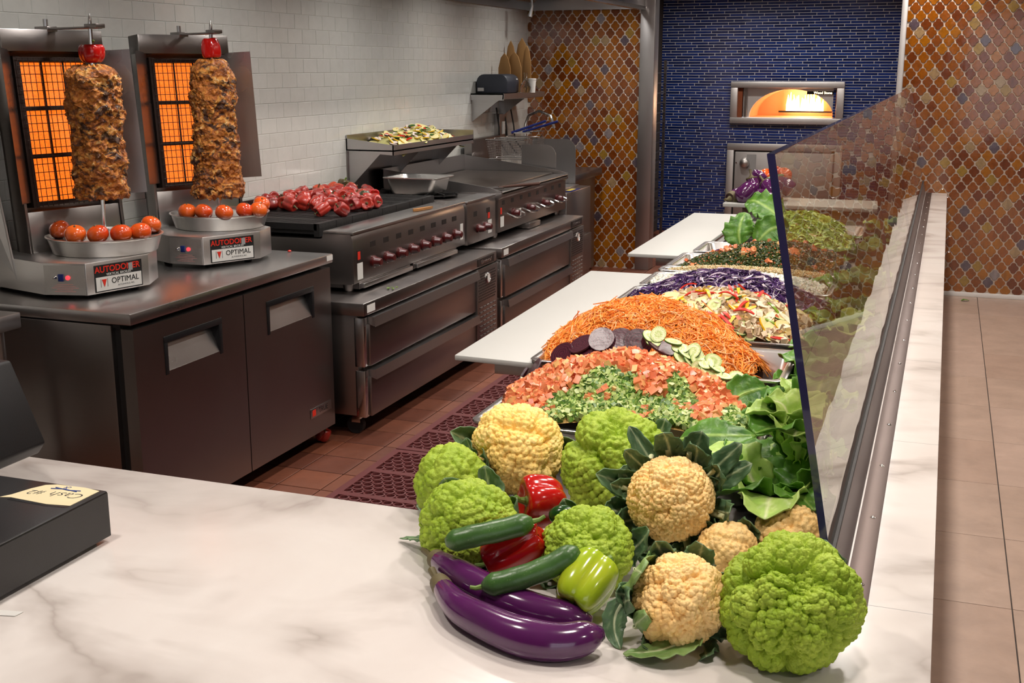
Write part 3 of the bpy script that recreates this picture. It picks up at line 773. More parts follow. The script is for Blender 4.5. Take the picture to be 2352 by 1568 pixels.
def meat_mesh(R, z0, z1, seed, lean=(0, 0)):
    nu, nv = 150, 230; V = np.zeros((nv, nu, 3)); rnd = random.Random(seed)
    off = Vector((seed * 3.7, seed * 1.9, 0))
    for j in range(nv):
        t_ = j / (nv - 1); z = z0 + (z1 - z0) * t_
        prof = 1.0 + .05 * math.sin(t_ * 5 + seed) - .10 * t_ + .03 * math.sin(t_ * 17 + seed)
        if t_ > .90: prof *= math.sqrt(max(0.02, 1 - ((t_ - .90) / .10) ** 2 * .78))
        if t_ < .03: prof *= .93 + t_ * 2
        for i in range(nu):
            an = 2 * PI * i / nu; p = Vector((math.cos(an), math.sin(an), 0))
            q = Vector((p.x * 2.1, p.y * 2.1, t_ * 9)) + off
            lay = noise.noise(Vector((p.x * 1.5, p.y * 1.5, t_ * 34 + 2.2 * noise.noise(q))) + off)
            d = .11 * noise.noise(q) + .08 * noise.noise(q * 2.3) + .045 * noise.noise(q * 5.1) + .075 * max(0, lay) + .035 * noise.noise(q * 11) + .05 * max(0, noise.noise(q * 3.4 + Vector((5, 5, 5))) - .2) * 2
            r = R * prof * (1 + d * 1.25)
            V[j, i] = (r * p.x + lean[0] * t_, r * p.y + lean[1] * t_, z + .012 * noise.noise(q * 4) + (.012 * noise.noise(q * 6) if j == 0 else 0))
    V = V.reshape(-1, 3); F = []
    for j in range(nv - 1):
        for i in range(nu):
            i2 = (i + 1) % nu; F.append((j*nu + i, j*nu + i2, (j+1)*nu + i2, (j+1)*nu + i))
    V = np.vstack([V, [[0, 0, z0], [lean[0], lean[1], z1]]]); k = len(V)
    F += [(k - 2, (i + 1) % nu, i, i) for i in range(nu)]; F2 = [f if f[2] != f[3] else f for f in F]
    me = bpy.data.meshes.new('meat'); me.from_pydata(V.tolist(), [], [f if f[2] != f[3] else f[:3] for f in F2] + [(k - 1, (nv-1)*nu + i, (nv-1)*nu + (i + 1) % nu) for i in range(nu)])
    me.polygons.foreach_set('use_smooth', [True] * len(me.polygons)); return me
def kebab_grill(loc, yaw, label, side_shield, front):
    t = thing('vertical_broiler', label, 'kebab grill', loc, yaw)
    F_ = front; yl, yr_ = -.237, .033; yc = (yl + yr_) / 2
    poly = [(F_, yl), (F_, yr_), (F_ - .095, .148), (-.30, .148), (-.30, -.316), (F_ - .142, -.316)]
    MB().prism(poly, .016, .132).build('base', M['steel_base'], t, bevel=.003)
    for x, y in ((F_ - .05, -.19), (F_ - .05, .0), (.02, -.27), (.02, .11), (-.25, -.27), (-.25, .11)): MB().lathe([(.015, 0), (.018, .006), (.012, .017)], 12, (x, y, 0)).build('foot', M['black'], t)
    # label on the front face
    o = (F_ + 0.0005, yc + 0, .070); X = (0, 1, 0); U = (0, 0, 1)
    q = MB(); frame_box(q, o, X, U, .205, .098, .0012); q.build('name_label', M['label_black'], t)
    q = MB(); frame_box(q, (F_ + 0.0017, yc + 0, .050), X, U, .196, .050, .0006); q.build('label_field', M['white_label'], t)
    text('AUTODONER', .031, M['label_red'], t, (F_ + 0.0023, yc + -.004, .101), X, U, bold=.0006)
    q = MB(); frame_box(q, (F_ + 0.0026, yc + .052, .098), X, U, .018, .028, .0005); q.build('worn_patch', M['label_grey'], t)
    text('VERTICAL BROILER', .0125, M['white_label'], t, (F_ + 0.0023, yc + .0, .0815), X, U)
    text('OPTIMAL', .029, M['label_black'], t, (F_ + 0.0030, yc + .026, .056), X, U)
    text('AUTOMATICS, INC.', .0085, M['label_grey'], t, (F_ + 0.0030, yc + .030, .038), X, U)
    q = MB()
    for yy in (-.078, -.050): frame_box(q, (F_ + 0.0024, yc + yy, .053), X, U, .003, .030, .0006)
    q.build('logo_frame', M['label_grey'], t)
    MB().add([(F_ + 0.0028, yc + -.074, .066), (F_ + 0.0028, yc + -.054, .066), (F_ + 0.0028, yc + -.064, .038), (F_ + 0.0036, yc + -.074, .066), (F_ + 0.0036, yc + -.054, .066), (F_ + 0.0036, yc + -.064, .038)], [(0, 1, 2), (3, 4, 5), (0, 3, 4, 1), (1, 4, 5, 2), (2, 5, 3, 0)]).build('logo_mark', M['label_red'], t)
    # control panel on the near chamfer
    a0 = Vector((F_ - .142, -.316, 0)); a1 = Vector((F_, yl, 0)); xd = (a1 - a0).normalized(); nn = Vector((xd.y, -xd.x, 0)); mid = (a0 + a1) / 2
    def cp(s, z, off=.001): p = mid + xd * s + nn * off; return (p.x, p.y, z)
    rotn = Matrix((xd, Vector((0, 0, 1)), nn)).transposed()
    q = MB(); q.obox(cp(0, .071), (.150, .106, .0016), rotn); q.build('control_panel', M['aluminium'], t)
    q = MB(); q.obox(cp(-.012, .080, .004), (.020, .026, .006), rotn); q.build('rocker_switch', M['blue_switch'], t, bevel=.001)
    MB().lathe([(.0075, 0), (.0075, .004), (.004, .010), (.0035, .016)], 14, cp(-.034, .080, .0018), rotn).build('toggle', M['chrome'], t, smooth=True)
    MB().lathe([(.008, 0), (.0075, .004), (.003, .007)], 14, cp(.013, .080, .0018), rotn).build('pilot_light', M['pilot'], t, smooth=True)
    q = MB()
    for k in range(5): q.obox(cp(0, .056 - k * .0065, .0020), (.06 + .02 * (k % 3), .0022, .0004), rotn)
    q.build('printed_lines', M['pink_print'], t)
    # round drip tray
    d = MB(); d.lathe([(.001, .130), (.180, .130), (.190, .134), (.206, .188), (.214, .192), (.214, .195), (.207, .196), (.201, .192), (.196, .182), (.001, .180)], 56); d.build('drip_tray', M['aluminium'], t, smooth=True, ang=40)
    MB().cyl((0, 0, .135), (0, 0, .215), .018, .016).build('spit_socket', M['steel_polished'], t, smooth=True)
    # spit + top arm
    MB().tube([(0, 0, .2), (.004, .003, .965), (.005, .004, .985), (.005, .004, 1.0)], [.0075, .0075, .006, .001], 10).build('spit', M['steel_polished'], t, smooth=True)
    m = MB(); m.box(-.30, .06, -.016, .016, .945, .953); m.box(-.30, -.22, -.022, .022, .938, .958); m.box(.0, .07, -.02, .02, .947, .962)
    a_ = m.build('top_arm', M['steel_dark'], t, bevel=.002); MB().cyl((-.26, 0, .95), (-.26, 0, .985), .009, n=10).build('arm_bolt', M['steel'], a_)
    # leaning burner tower
    tw = thing('burner_tower', None, None, (-.165, 0, .128), (0, math.radians(-5), 0)); tw.parent = t
    W2 = .215
    m = MB(); m.box(-.075, -.06, -W2, W2, .0, .82); m.box(-.075, .01, -W2, -W2 + .012, .0, .82); m.box(-.075, .01, W2 - .012, W2, .0, .82); m.box(-.075, .015, -W2, W2, .74, .82)
    m.build('tower_shell', M['steel_dark'], tw, bevel=.002)
    m = MB(); m.box(-.06, .004, -.20, .20, .0, .155); m.build('lower_panel', M['steel'], tw, bevel=.002)
    bz = ((.190, .350), (.366, .526), (.542, .702))
    for z0, z1 in bz:
        for y0, y1 in ((-.138, -.050), (-.043, .043), (.050, .138)):
            MB().box(-.030, -.018, y0, y1, z0, z1).build('burner_tile', M['burner'], tw)
    m = MB(); m.box(-.058, -.004, -.166, -.141, .17, .725); m.box(-.058, -.004, .141, .166, .17, .725)
    for z in (.182, .358, .534, .712): m.box(-.03, -.006, -.15, .15, z - .008, z + .008)
    for yv in (-.0465, .0465): m.box(-.03, -.014, yv - .003, yv + .003, .18, .71)
    m.build('burner_frame', M['mesh_wire'], tw)
    m = MB()
    for k in range(15):
        y = -.155 + k * .0222; m.cyl((.004, y, .17), (.004, y, .72), .0014, n=5)
    for k in range(19):
        z = .178 + k * .030; m.cyl((.006, -.16, z), (.006, .16, z), .0014, n=5)
    m.build('guard_mesh', M['mesh_wire'], tw)
    for s in (-1, 1):
        w = MB(); y0, y1 = s * .175, s * .275
        w.hexa([(-.005, y0, .19), (-.002, y0 + s * .003, .19), (.095, y1, .19), (.092, y1 - s * .003, .19)], [(-.005, y0, .745), (-.002, y0 + s * .003, .745), (.095, y1, .745), (.092, y1 - s * .003, .745)])
        w.build('side_wing', M['steel_v'], tw)
    if side_shield:
        m = MB(); m.hexa([(-.09, -.30, -.11), (.06, -.315, -.11), (.06, -.31, -.11), (-.09, -.295, -.11)], [(-.11, -.40, .62), (.02, -.345, .62), (.02, -.34, .62), (-.11, -.395, .62)])
        m.hexa([(-.09, -.302, -.11), (-.085, -.30, -.11), (-.30, -.29, -.11), (-.30, -.295, -.11)], [(-.11, -.402, .62), (-.105, -.40, .62), (-.30, -.40, .62), (-.30, -.405, .62)])
        m.build('side_shield', M['steel_v'], tw)
    return t
K1 = (-2.962, 3.632, .872); K2 = (-2.955, 4.385, .872)
kebab_grill(K1, math.radians(-15), 'near kebab grill at left with glowing orange burners and glossy label', True, .203)
kebab_grill(K2, math.radians(-26), 'far kebab grill beside the red peppers with glowing orange burners', False, .262)
for (kx, ky, kz), sd, z0, z1, lab in ((K1, 3, .335, .815, 'browned cone of stacked meat on the spit of the near kebab grill'), (K2, 8, .262, .840, 'browned cone of stacked meat on the spit of the far kebab grill')):
    o = link('kebab_meat', meat_mesh(.100, z0, z1, sd), M['meat'], None, (kx, ky, kz)); tag(o, lab, 'meat', 'kebab meat cones')

# ------------------------------------------------------------------ pass shelf with a tray of sliced vegetables
ps = thing('rimmed_shelf', 'steel wall shelf with raised rim behind the griddle', 'shelf', (WALL_X, 6.39, 1.13)); L = 1.28; D = .318
m = MB(); m.box(.006, D, 0, L, .062, .070); m.box(.006, .012, 0, L, .07, .155); m.box(D - .006, D, 0, L, .040, .100); m.hexa([(.006, 0, .06), (D, 0, .04), (D, .006, .04), (.006, .006, .06)], [(.006, 0, .135), (D, 0, .100), (D, .006, .100), (.006, .006, .135)]); m.box(.006, D, L - .006, L, .05, .13)
m.build('tray', M['steel'], ps)
for y in (.01, .62, L - .02): MB().prism([(.006, -.13), (.05, -.13), (.24, .06), (.006, .06)], y, y + .008, 'y').build('bracket', M['steel'], ps)
MB().box(.003, .012, -.0, L, -.22, .06).build('back_plate', M['steel_dark'], ps)

# ------------------------------------------------------------------ fryer, baskets, tap
fy = thing('deep_fryer', 'dark stainless deep fryer at the end of the cook line', 'fryer', (-2.55, 8.17, 0)); L = .62
zt = float(atx(1345, 430, -2.55)[2])
MB().box(-.80, 0, 0, L, .10, zt).build('body', M['steel_dark'], fy, bevel=.006)
m = MB(); m.box(.0, .02, .03, L - .03, .16, zt * .55); m.build('door', M['steel_dark'], fy, bevel=.004)
MB().box(.0, .012, L * .38, L * .45, zt * .50, zt * .53).build('door_pull', M['black'], fy)
MB().box(-.80, -.74, 0, L, zt, 1.16).build('flue', M['steel_dark'], fy)
MB().box(-.70, -.08, .05, L - .05, zt, zt + .012).build('oil_rim', M['steel'], fy, bevel=.003)
MB().box(-.06, -.0, .10, .34, zt, zt + .004).build('printed_card', M['blue_handle'], fy); MB().box(-.055, -.02, .14, .30, zt + .004, zt + .005).build('card_stripe', plain('yellow_print', srgb(190, 170, 60), .5), fy)
for x in (-.08, -.72):
    for y in (.08, L - .08): MB().cyl((x, y, 0), (x, y, .1), .02).build('leg', M['steel'], fy)
def splash(y, xr, ztop, x0=-.80):
    zb = zt + .01; r = .08
    pl = [(x0, zb), (xr, zb)] + [(xr - r + r * math.cos(a), ztop - r + r * math.sin(a)) for a in np.linspace(0, PI / 2, 7)] + [(x0, ztop)]
    MB().prism(pl, y, y + .006, 'y').build('splash_plate', M['steel_v'], fy)
pa = at(1277, 345, 8.17); pb = at(1322, 330, 8.78)
splash(0.0, float(pa[0]) + 2.55, float(at(1240, 332, 8.17)[2]), float(at(1198, 340, 8.17)[0]) + 2.55); splash(L - .006, float(pb[0]) + 2.55, float(at(1290, 319, 8.78)[2]), float(at(1222, 330, 8.78)[0]) + 2.55)
def fry_basket(y, label, hand):
    t = thing('fry_basket', label, 'fry basket', (-3.05, y, 1.02), 0, 'fry baskets'); m = MB(); w, d, h = .30, .19, .14
    for z in (0, h):
        s = 1.0 if z else .86; m.tube([(-w*s/2, -d*s/2, z), (w*s/2, -d*s/2, z), (w*s/2, d*s/2, z), (-w*s/2, d*s/2, z), (-w*s/2, -d*s/2, z)], .004, 6)
    m.build('rim_wire', M['chrome'], t)
    m = MB()
    for k in range(19):
        x = -w/2 + k * w / 18
        for s in (-1, 1): m.cyl((x * .86, s * d * .43, 0), (x, s * d / 2, h), .0011, n=4)
    for k in range(13):
        yy = -d/2 + k * d / 12
        for s in (-1, 1): m.cyl((s * w * .43, yy * .86, 0), (s * w / 2, yy, h), .0011, n=4)
    for k in range(1, 8):
        z = h * k / 8; s = .86 + .14 * k / 8; m.tube([(-w*s/2, -d*s/2, z), (w*s/2, -d*s/2, z), (w*s/2, d*s/2, z), (-w*s/2, d*s/2, z), (-w*s/2, -d*s/2, z)], .0011, 4)
    m.build('wire_mesh', M['steel'], t)
    a, b = [Vector(p) - Vector((-3.05, y, 1.02)) for p in hand]
    g = MB(); g.tube([(w/2, -.02, h), (w/2 + .02, -.02, h + .05), a], .004, 6); g.tube([(w/2, .02, h), (w/2 + .02, .02, h + .05), a], .004, 6); g.build('handle_stem', M['chrome'], t)
    MB().tube([a, (a + b) / 2, b], .0095, 8).build('handle_grip', M['blue_handle'], t, smooth=True)
fry_basket(8.32, 'wire fry basket with blue handle hanging nearest the griddle', (at(1175, 305, 8.32), at(1254, 278, 8.34)))
fry_basket(8.62, 'wire fry basket with blue handle hanging by the tiled end wall', (at(1201, 303, 8.62), at(1281, 279, 8.64)))
sk = thing('small_sink', 'shallow stainless sink with tall splash plates in the far corner', 'sink', (-2.95, 9.15, 0))
MB().box(-.40, .25, -.30, .50, .80, .86).build('basin', M['steel_dark'], sk, bevel=.01); MB().box(-.36, .20, -.25, .45, .02, .80).build('stand', M['steel_dark'], sk)
m = MB(); m.tube([(-.30, .1, .86), (-.30, .1, 1.22), (-.27, .1, 1.30), (-.18, .1, 1.335), (-.08, .1, 1.30), (-.05, .1, 1.20)], .013, 10); m.build('tap', M['chrome'], sk, smooth=True)
MB().tube([tuple(Vector(at(1245, 368, 8.9)) - Vector((-2.95, 9.15, 0))), tuple(Vector(at(1320, 351, 8.95)) - Vector((-2.95, 9.15, 0)))], .009, 8).build('spare_blue_handle', M['blue_handle'], sk, smooth=True)

# ------------------------------------------------------------------ wall shelf with toaster
ws = thing('corner_wall_shelf', 'small stainless wall shelf holding a dark toaster in the corner', 'shelf', (WALL_X, 8.40, 1.49)); L = .957; D = .27
m = MB(); m.box(.006, D, 0, L, -.010, 0); m.hexa([(D - .012, 0, -.045), (D + .004, 0, -.04), (D + .004, L, -.04), (D - .012, L, -.045)], [(D - .006, 0, 0), (D + .004, 0, 0), (D + .004, L, 0), (D - .006, L, 0)]); m.box(.006, D, 0, .006, -.05, 0); m.build('shelf_top', M['steel'], ws)
for y in (.02, L * .62): MB().prism([(.006, -.05), (D - .04, -.05), (D - .06, -.06), (.006, -.21)], y, y + .006, 'y').build('bracket', M['steel'], ws)
to = thing('toaster', 'dark slate grey rounded toaster on the corner shelf', 'toaster', (WALL_X + .145, 8.58, 1.491))
pr = [(-.125, 0), (.125, 0), (.128, .08)] + [(.128 - .06 + .06 * math.cos(a), .08 + .06 * math.sin(a)) for a in np.linspace(.2, PI/2, 5)] + [(-.128 + .06 + .06 * math.cos(a), .08 + .06 * math.sin(a)) for a in np.linspace(PI/2, PI - .2, 5)] + [(-.128, .08)]
MB().prism(pr, -.10, .16, 'y').build('shell', M['toaster'], to, bevel=.012); MB().box(-.10, .10, .16, .175, .02, .10).build('end_panel', M['black'], to, bevel=.004)
MB().box(-.11, -.06, -.112, -.10, .015, .04).build('lever', M['steel'], to)
for u0, v0, u1, h, w, Y, lab in ((1145, 200, 1173, .30, .10, 8.86, 'brown paper sleeve leaning behind the toaster, leftmost and shortest'), (1164, 200, 1183, .40, .085, 9.12, 'tall brown paper sleeve second from the left on the corner shelf'), (1166, 205, 1197, .31, .115, 8.90, 'broad brown paper sleeve standing in front of the others'), (1184, 203, 1214, .42, .11, 9.16, 'tallest brown paper sleeve standing against the amber tiles'), (1198, 210, 1222, .36, .07, 9.02, 'narrow brown paper sleeve beside the glass flask')):
    p = at((u0 + u1) / 2, v0, Y)
    pl = [(-w/2, 0), (w/2, 0), (w/2, h * .62), (w*.28, h * .88), (0, h), (-w*.3, h * .88), (-w/2, h * .62)]
    o = MB().prism(pl, -.006, .006, 'y').build('paper_sleeve', M['kraft'], loc=(float(p[0]), Y, 1.491), bevel=.002); tag(o, lab, 'paper sleeve', 'paper sleeves on the shelf')
tg = NT('clear_glassware'); tg.set(color=(.9, .92, .9, 1), trans=1.0, rough=.03, ior=1.45); M['glassware'] = tg.m
p = at(1207, 208, 8.72); fl = MB().lathe([(.001, 0), (.038, .002), (.045, .03), (.036, .065), (.015, .09), (.011, .13), (.015, .15), (.012, .15), (.008, .13), (.010, .09)], 20).build('glass_flask', M['glassware'], loc=(float(p[0]), 8.72, 1.491), smooth=True); tag(fl, 'small round clear glass flask on the corner shelf', 'flask')
for u, Y, lab in ((1179, 8.70, 'clear plastic cup with pale lid beside the toaster'), (1222, 8.78, 'white paper cup at the far end of the corner shelf')):
    p = at(u, 205, Y); c_ = thing('cup', lab, 'cup', (float(p[0]), Y, 1.491))
    MB().lathe([(.024, 0), (.031, .10), (.029, .10), (.022, .004)], 20).build('cup_body', M['glassware'] if 'clear' in lab else M['cup'], c_, smooth=True); MB().lathe([(.033, .098), (.033, .106), (.02, .107)], 20).build('rim_lid', M['cup'], c_, smooth=True)
# electrical box and cables under the shelf
eb = thing('socket_box', 'grey electrical socket box with hanging black cables below the shelf', 'socket box', (WALL_X, 8.98, 1.12))
MB().box(0, .05, -.08, .08, 0, .20).build('box', M['steel'], eb, bevel=.004); MB().box(.05, .056, -.03, .03, .04, .14).build('face_plate', M['white_label'], eb)
for k in range(3): MB().tube([(.03, -.1 + k * .16, .25), (.06, -.12 + k * .17, .10), (.05, -.08 + k * .18, -.02), (.10, -.02 + k * .19, -.12)], .006, 6).build('cable', M['rubber'], eb, smooth=True)

# ------------------------------------------------------------------ extractor hood
hd = thing('extractor_hood', 'stainless extractor hood along the cook line, only its lower lip in view', 'hood', (WALL_X, 3.2, 2.145)); L = YB - 3.2 - .01
hx = 1.02
m = MB(); m.box(.01, hx, 0, L, .55, .56); m.box(hx - .012, hx, 0, L, 0, .56); m.box(.01, hx, 0, .012, 0, .56); m.box(.01, .02, 0, L, 0.0, .56); m.box(.01, hx, L - .012, L, 0.0, .56); m.build('canopy', M['steel'], hd)
m = MB(); m.box(hx - .05, hx + .006, 0, L, -.012, .02); m.build('drip_lip', M['steel_polished'], hd, bevel=.003)
for k in range(12): m = MB(); m.hexa([(.12, .06 + k * .52, .06), (.12, .54 + k * .52, .06), (.14, .54 + k * .52, .05), (.14, .06 + k * .52, .05)], [(.62, .06 + k * .52, .46), (.62, .54 + k * .52, .46), (.64, .54 + k * .52, .45), (.64, .06 + k * .52, .45)]); m.build('filter_panel', M['steel'], hd)
for k in range(5): downlight(WALL_X + .78, 3.7 + k * 1.3, 2.42, HOOD_POWER, 'added round light inside the extractor hood, lighting the cook line', 'added hood lights', .07, (1.0, .97, .93))  # unseen lamps added where the hood blocks the ceiling light
for k, u in enumerate((900, 925, 950, 1020)):
    p = at(u, -6, 7.2 + k * .25); p2 = at(u + 1, 9, 7.2 + k * .25)
    o = MB().tube([tuple(p), tuple(p2), tuple(p2 + np.array([.012, 0, .006]))], .005, 6).build('ceiling_hook', M['chrome']); tag(o, ['leftmost small hook hanging below the hood', 'second small hook hanging below the hood', 'third small hook hanging below the hood', 'hook hanging below the hood nearest the amber wall'][k], 'hook')
sp = MB().tube([tuple(at(1222, -5, 9.1)), tuple(at(1222, 14, 9.1)), tuple(at(1217, 38, 9.1))], [.012, .010, .018], 8).build('sprinkler_nozzle', M['chrome'], smooth=True); tag(sp, 'chrome fire nozzle hanging in front of the amber tiles', 'nozzle')

# ------------------------------------------------------------------ stone hearth oven
ov = thing('hearth_oven', 'stone hearth oven mouth glowing orange in the blue wall', 'oven', (-1.52, YF - .006, 1.335))
m = MB(); w, h, b = .556, .208, .062
m.box(-w, w, -.04, .0, h - b, h); m.box(-w, w, -.04, .0, -h, -h + b); m.box(-w, -w + b + .01, -.04, .0, -h + b, h - b); m.box(w - b - .01, w, -.04, .0, -h + b, h - b)
m.build('steel_frame', M['steel_satin'], ov, bevel=.006)
M['hearth'] = plain('terracotta_hearth', srgb(222, 160, 108), .8, 0, 4, .1)
M['hearth_dark'] = plain('dark_hearth_side', srgb(120, 58, 24), .8)
# arch facing panel with opening
ap = []; n = 22; ax0, ax1, az = -.375, .455, h - b - .012
cxm = (ax0 + ax1) / 2; rx = (ax1 - ax0) / 2; zb = -h + b
top = [(cxm + rx * math.cos(a), zb + (az - zb) * math.sin(a)) for a in np.linspace(0, PI, n)]
mm = MB(); vs = []; fs = []
for (x, z) in top: vs += [(x, .05, z), (x, .05, az + .03), (x, .09, z), (x, .09, az + .03)]
for i in range(n - 1): a = i * 4; fs += [(a, a + 4, a + 5, a + 1), (a, a + 2, a + 6, a + 4)]
mm.add(vs, fs); mm.box(-.50, ax0, .05, .09, zb, az + .03); mm.box(ax1, .51, .05, .09, zb, az + .03); mm.build('arch_facing', M['steel_satin'], ov)
MB().box(-.52, -.44, .0, .05, zb, h - b).build('left_jamb', M['hearth_dark'], ov); MB().box(.475, .52, .0, .05, zb, h - b).build('right_jamb', M['hearth_dark'], ov)
MB().box(-.42, -.395, .0, .05, zb, h - b).build('door_track', M['steel_dark'], ov)
m = MB(); vs = []; fs = []
for (x, z) in top: vs += [(x, .09, z), (x * 1.0, .62, z)]
for i in range(n - 1): a = i * 2; fs.append((a, a + 2, a + 3, a + 1))
b0 = len(vs); vs += [(ax0 - .02, .04, zb), (ax1 + .02, .04, zb), (ax1 + .02, .62, zb), (ax0 - .02, .62, zb)]; fs.append((b0, b0 + 1, b0 + 2, b0 + 3))
b1 = len(vs); vs += [(x, .62, z) for x, z in top]; fs.append(tuple(range(b1, b1 + n)))
m.add(vs, fs); m.build('hearth_dome', M['hearth'], ov, smooth=True)
MB().box(-.14, .40, .50, .53, zb + .035, zb + .052).build('burner_well', M['cast_iron'], ov)
tf = NT('flame_and_letter_glow'); tf.set(color=(1, .7, .3, 1), ec=(1, .78, .46, 1), es=6.0); M['flame'] = tf.m
m = MB(); rf = random.Random(5)
for k in range(16):
    x = -.06 + k * .024; hh = rf.uniform(.12, .2); m.tube([(x, .55, zb + .045), (x + rf.uniform(-.01, .01), .55, zb + .045 + hh * .4), (x + rf.uniform(-.012, .012), .55, zb + .045 + hh)], [.012, .016, .003], 7)
m.build('flames', M['flame'], ov, smooth=True)
fl_ = bpy.data.lights.new('flame_light', 'POINT'); fl_.energy = 8; fl_.color = (1, .84, .62); fl_.shadow_soft_size = .08
fo = bpy.data.objects.new('flame_light', fl_); COL.objects.link(fo); fo.parent = ov; fo.location = (.14, .40, zb + .16)
MB().box(.19, .50, .043, .05, .085, .115).build('name_plate', M['label_black'], ov)
text('Wood Stone', .034, tf.m, ov, (.345, .040, .10), (1, 0, 0), (0, 0, 1))  # letters borrow the flame material, so a glow is put into them
od = thing('oven_lower_door', 'stainless service door with round knob below the hearth oven', 'door', (-1.52, YF - .006, 0))
m = MB(); m.box(-.57, .57, -.03, 0, .86, .93); m.box(-.57, -.50, -.03, 0, .0, .86); m.box(.50, .57, -.03, 0, .0, .86); m.build('door_frame', M['steel_satin'], od, bevel=.005)
MB().box(-.485, .485, -.022, .0, .02, .845).build('door_panel', M['steel_satin'], od, bevel=.004); MB().box(-.50, .50, -.006, .0, .0, .86).build('gap_shade_sheet', M['label_black'], od)  # black sheet put in as painted shade around the door panel
MB().lathe([(.05, 0), (.052, .02), (.04, .055), (.012, .068)], 24, (-.385, -.022, .735), Matrix.Rotation(PI/2, 3, 'X')).build('door_knob', M['aluminium'], od, smooth=True)
MB().box(-.365, -.27, -.0235, -.022, .66, .82).build('dial_plate', M['label_grey'], od)
for z in (.735,): MB().lathe([(.008, 0), (.008, .006)], 10, (-.470, -.022, z), Matrix.Rotation(PI/2, 3, 'X')).build('bolt', M['chrome'], od)
# steel rack in the recess beside the blue wall
rk = thing('steel_rack', 'dark steel tray rack standing in the recess beside the blue wall', 'rack', (-2.76, 11.2, 0))
for x in (0, .10):
    for y in (0, .55): MB().box(x - .012, x + .012, y - .012, y + .012, .02, 1.75).build('post', M['steel_dark'], rk)
for k in range(16): MB().box(-.01, .11, 0, .55, .2 + k * .095, .206 + k * .095).build('runner', M['steel_dark'], rk)

# ------------------------------------------------------------------ foreground: cash drawer, POS monitor, steel edge at left
cd = thing('cash_drawer', 'black metal cash drawer with handwritten tape label on the marble', 'cash drawer', (-1.487, 1.775, LZ), (0, 0, 0))
MB().box(-.42, 0, -.40, 0, .010, .104).build('case', M['black_metal'], cd, bevel=.006)
for x in (-.03, -.38):
    for y in (-.03, -.37): MB().lathe([(.012, 0), (.014, .012)], 12, (x, y, 0)).build('foot', M['rubber'], cd)
MB().box(.0, .0012, -.395, -.005, .012, .1).build('front_panel', M['black_metal'], cd)
rag = [(-.012, -.096), (-.012, -.012), (-.05, -.006), (-.115, -.010), (-.135, -.020), (-.148, -.045), (-.160, -.085), (-.172, -.104), (-.15, -.098), (-.12, -.100), (-.06, -.104)]
MB().prism(rag, .1042, .1050).build('tape_label', M['paper'], cd)
MB().prism([(-.013, -.106), (-.012, -.096), (-.06, -.104), (-.12, -.100), (-.148, -.099), (-.15, -.108), (-.06, -.112)], .1040, .1044).build('tape_edge', M['black_gloss'], cd)
text('Cash', .036, M['ink_black'], cd, (-.055, -.052, .1052), (-1, -.10, 0), (.1, -1, 0), 'handwriting', .0002, .3, bold=-.0006)
text('#2', .030, M['ink_black'], cd, (-.122, -.060, .1052), (-1, -.10, 0), (.1, -1, 0), 'handwriting', .0002, .2, bold=-.0005)
text('&', .026, M['ink_blue'], cd, (-.082, -.020, .1052), (-1, -.10, 0), (.1, -1, 0), 'handwriting', .0002, .3, bold=-.0006)
m = MB(); m.tube([(-.045, -.026, .1054), (-.07, -.031, .1054), (-.105, -.026, .1054)], .0012, 5); m.tube([(-.05, -.032, .1054), (-.085, -.028, .1054), (-.11, -.034, .1054)], .0012, 5); m.build('crossing_out', M['ink_blue'], cd)
rc = MB().prism([(0, 0), (.05, .012), (.052, .03), (0, .02)], 0, .0006).build('paper_scrap', M['white_label'], loc=(-1.475, 1.43, LZ + .0008)); tag(rc, 'small scrap of receipt paper under the cash drawer', 'paper')
pm_ = thing('pos_monitor', 'black tilted point of sale monitor cut by the left picture edge', 'monitor', (-1.93, 1.95, LZ), (0, 0, 0))
pa = [tuple(Vector(at(u, v, 1.93)) - Vector((-1.93, 1.95, LZ))) for u, v in ((77, 1028), (62, 1052), (-60, 1062), (-80, 800), (-6, 836))]
xz = [(p[0], p[2]) for p in pa]
MB().prism([(xz[0][0], xz[0][1]), (xz[1][0], xz[1][1]), (xz[1][0] - .035, xz[1][1] - .004), (xz[4][0] - .05, xz[4][1]), (xz[4][0], xz[4][1])], -.18, .02, 'y').build('screen_housing', M['black'], pm_, bevel=.006)
MB().prism([(xz[1][0] - .035, xz[1][1] + .01), (xz[4][0] - .055, xz[4][1] + .0), (xz[4][0] - .09, xz[4][1] - .03), (xz[1][0] - .09, xz[1][1] - .006)], -.16, .0, 'y').build('back_shell', M['black_gloss'], pm_, bevel=.006)
m = MB(); m.lathe([(.09, 0), (.09, .012), (.03, .02)], 24, (-.16, -.06, 0)); m.tube([(-.16, -.06, .01), (-.15, -.06, .08), (-.12, -.06, .16)], .02, 10); m.build('stand', M['black'], pm_, smooth=True)
se = thing('steel_side_table', 'corner of a stainless table cut by the left picture edge', 'table', (-2.93, 3.10, 0))
MB().box(-.44, .0, -.9, .03, .81, .865).build('table_top', M['steel'], se, bevel=.005)
for x in (-.05, -.40):
    for y in (-.03, -.85): MB().cyl((x, y, 0), (x, y, .81), .02).build('leg', M['steel'], se)
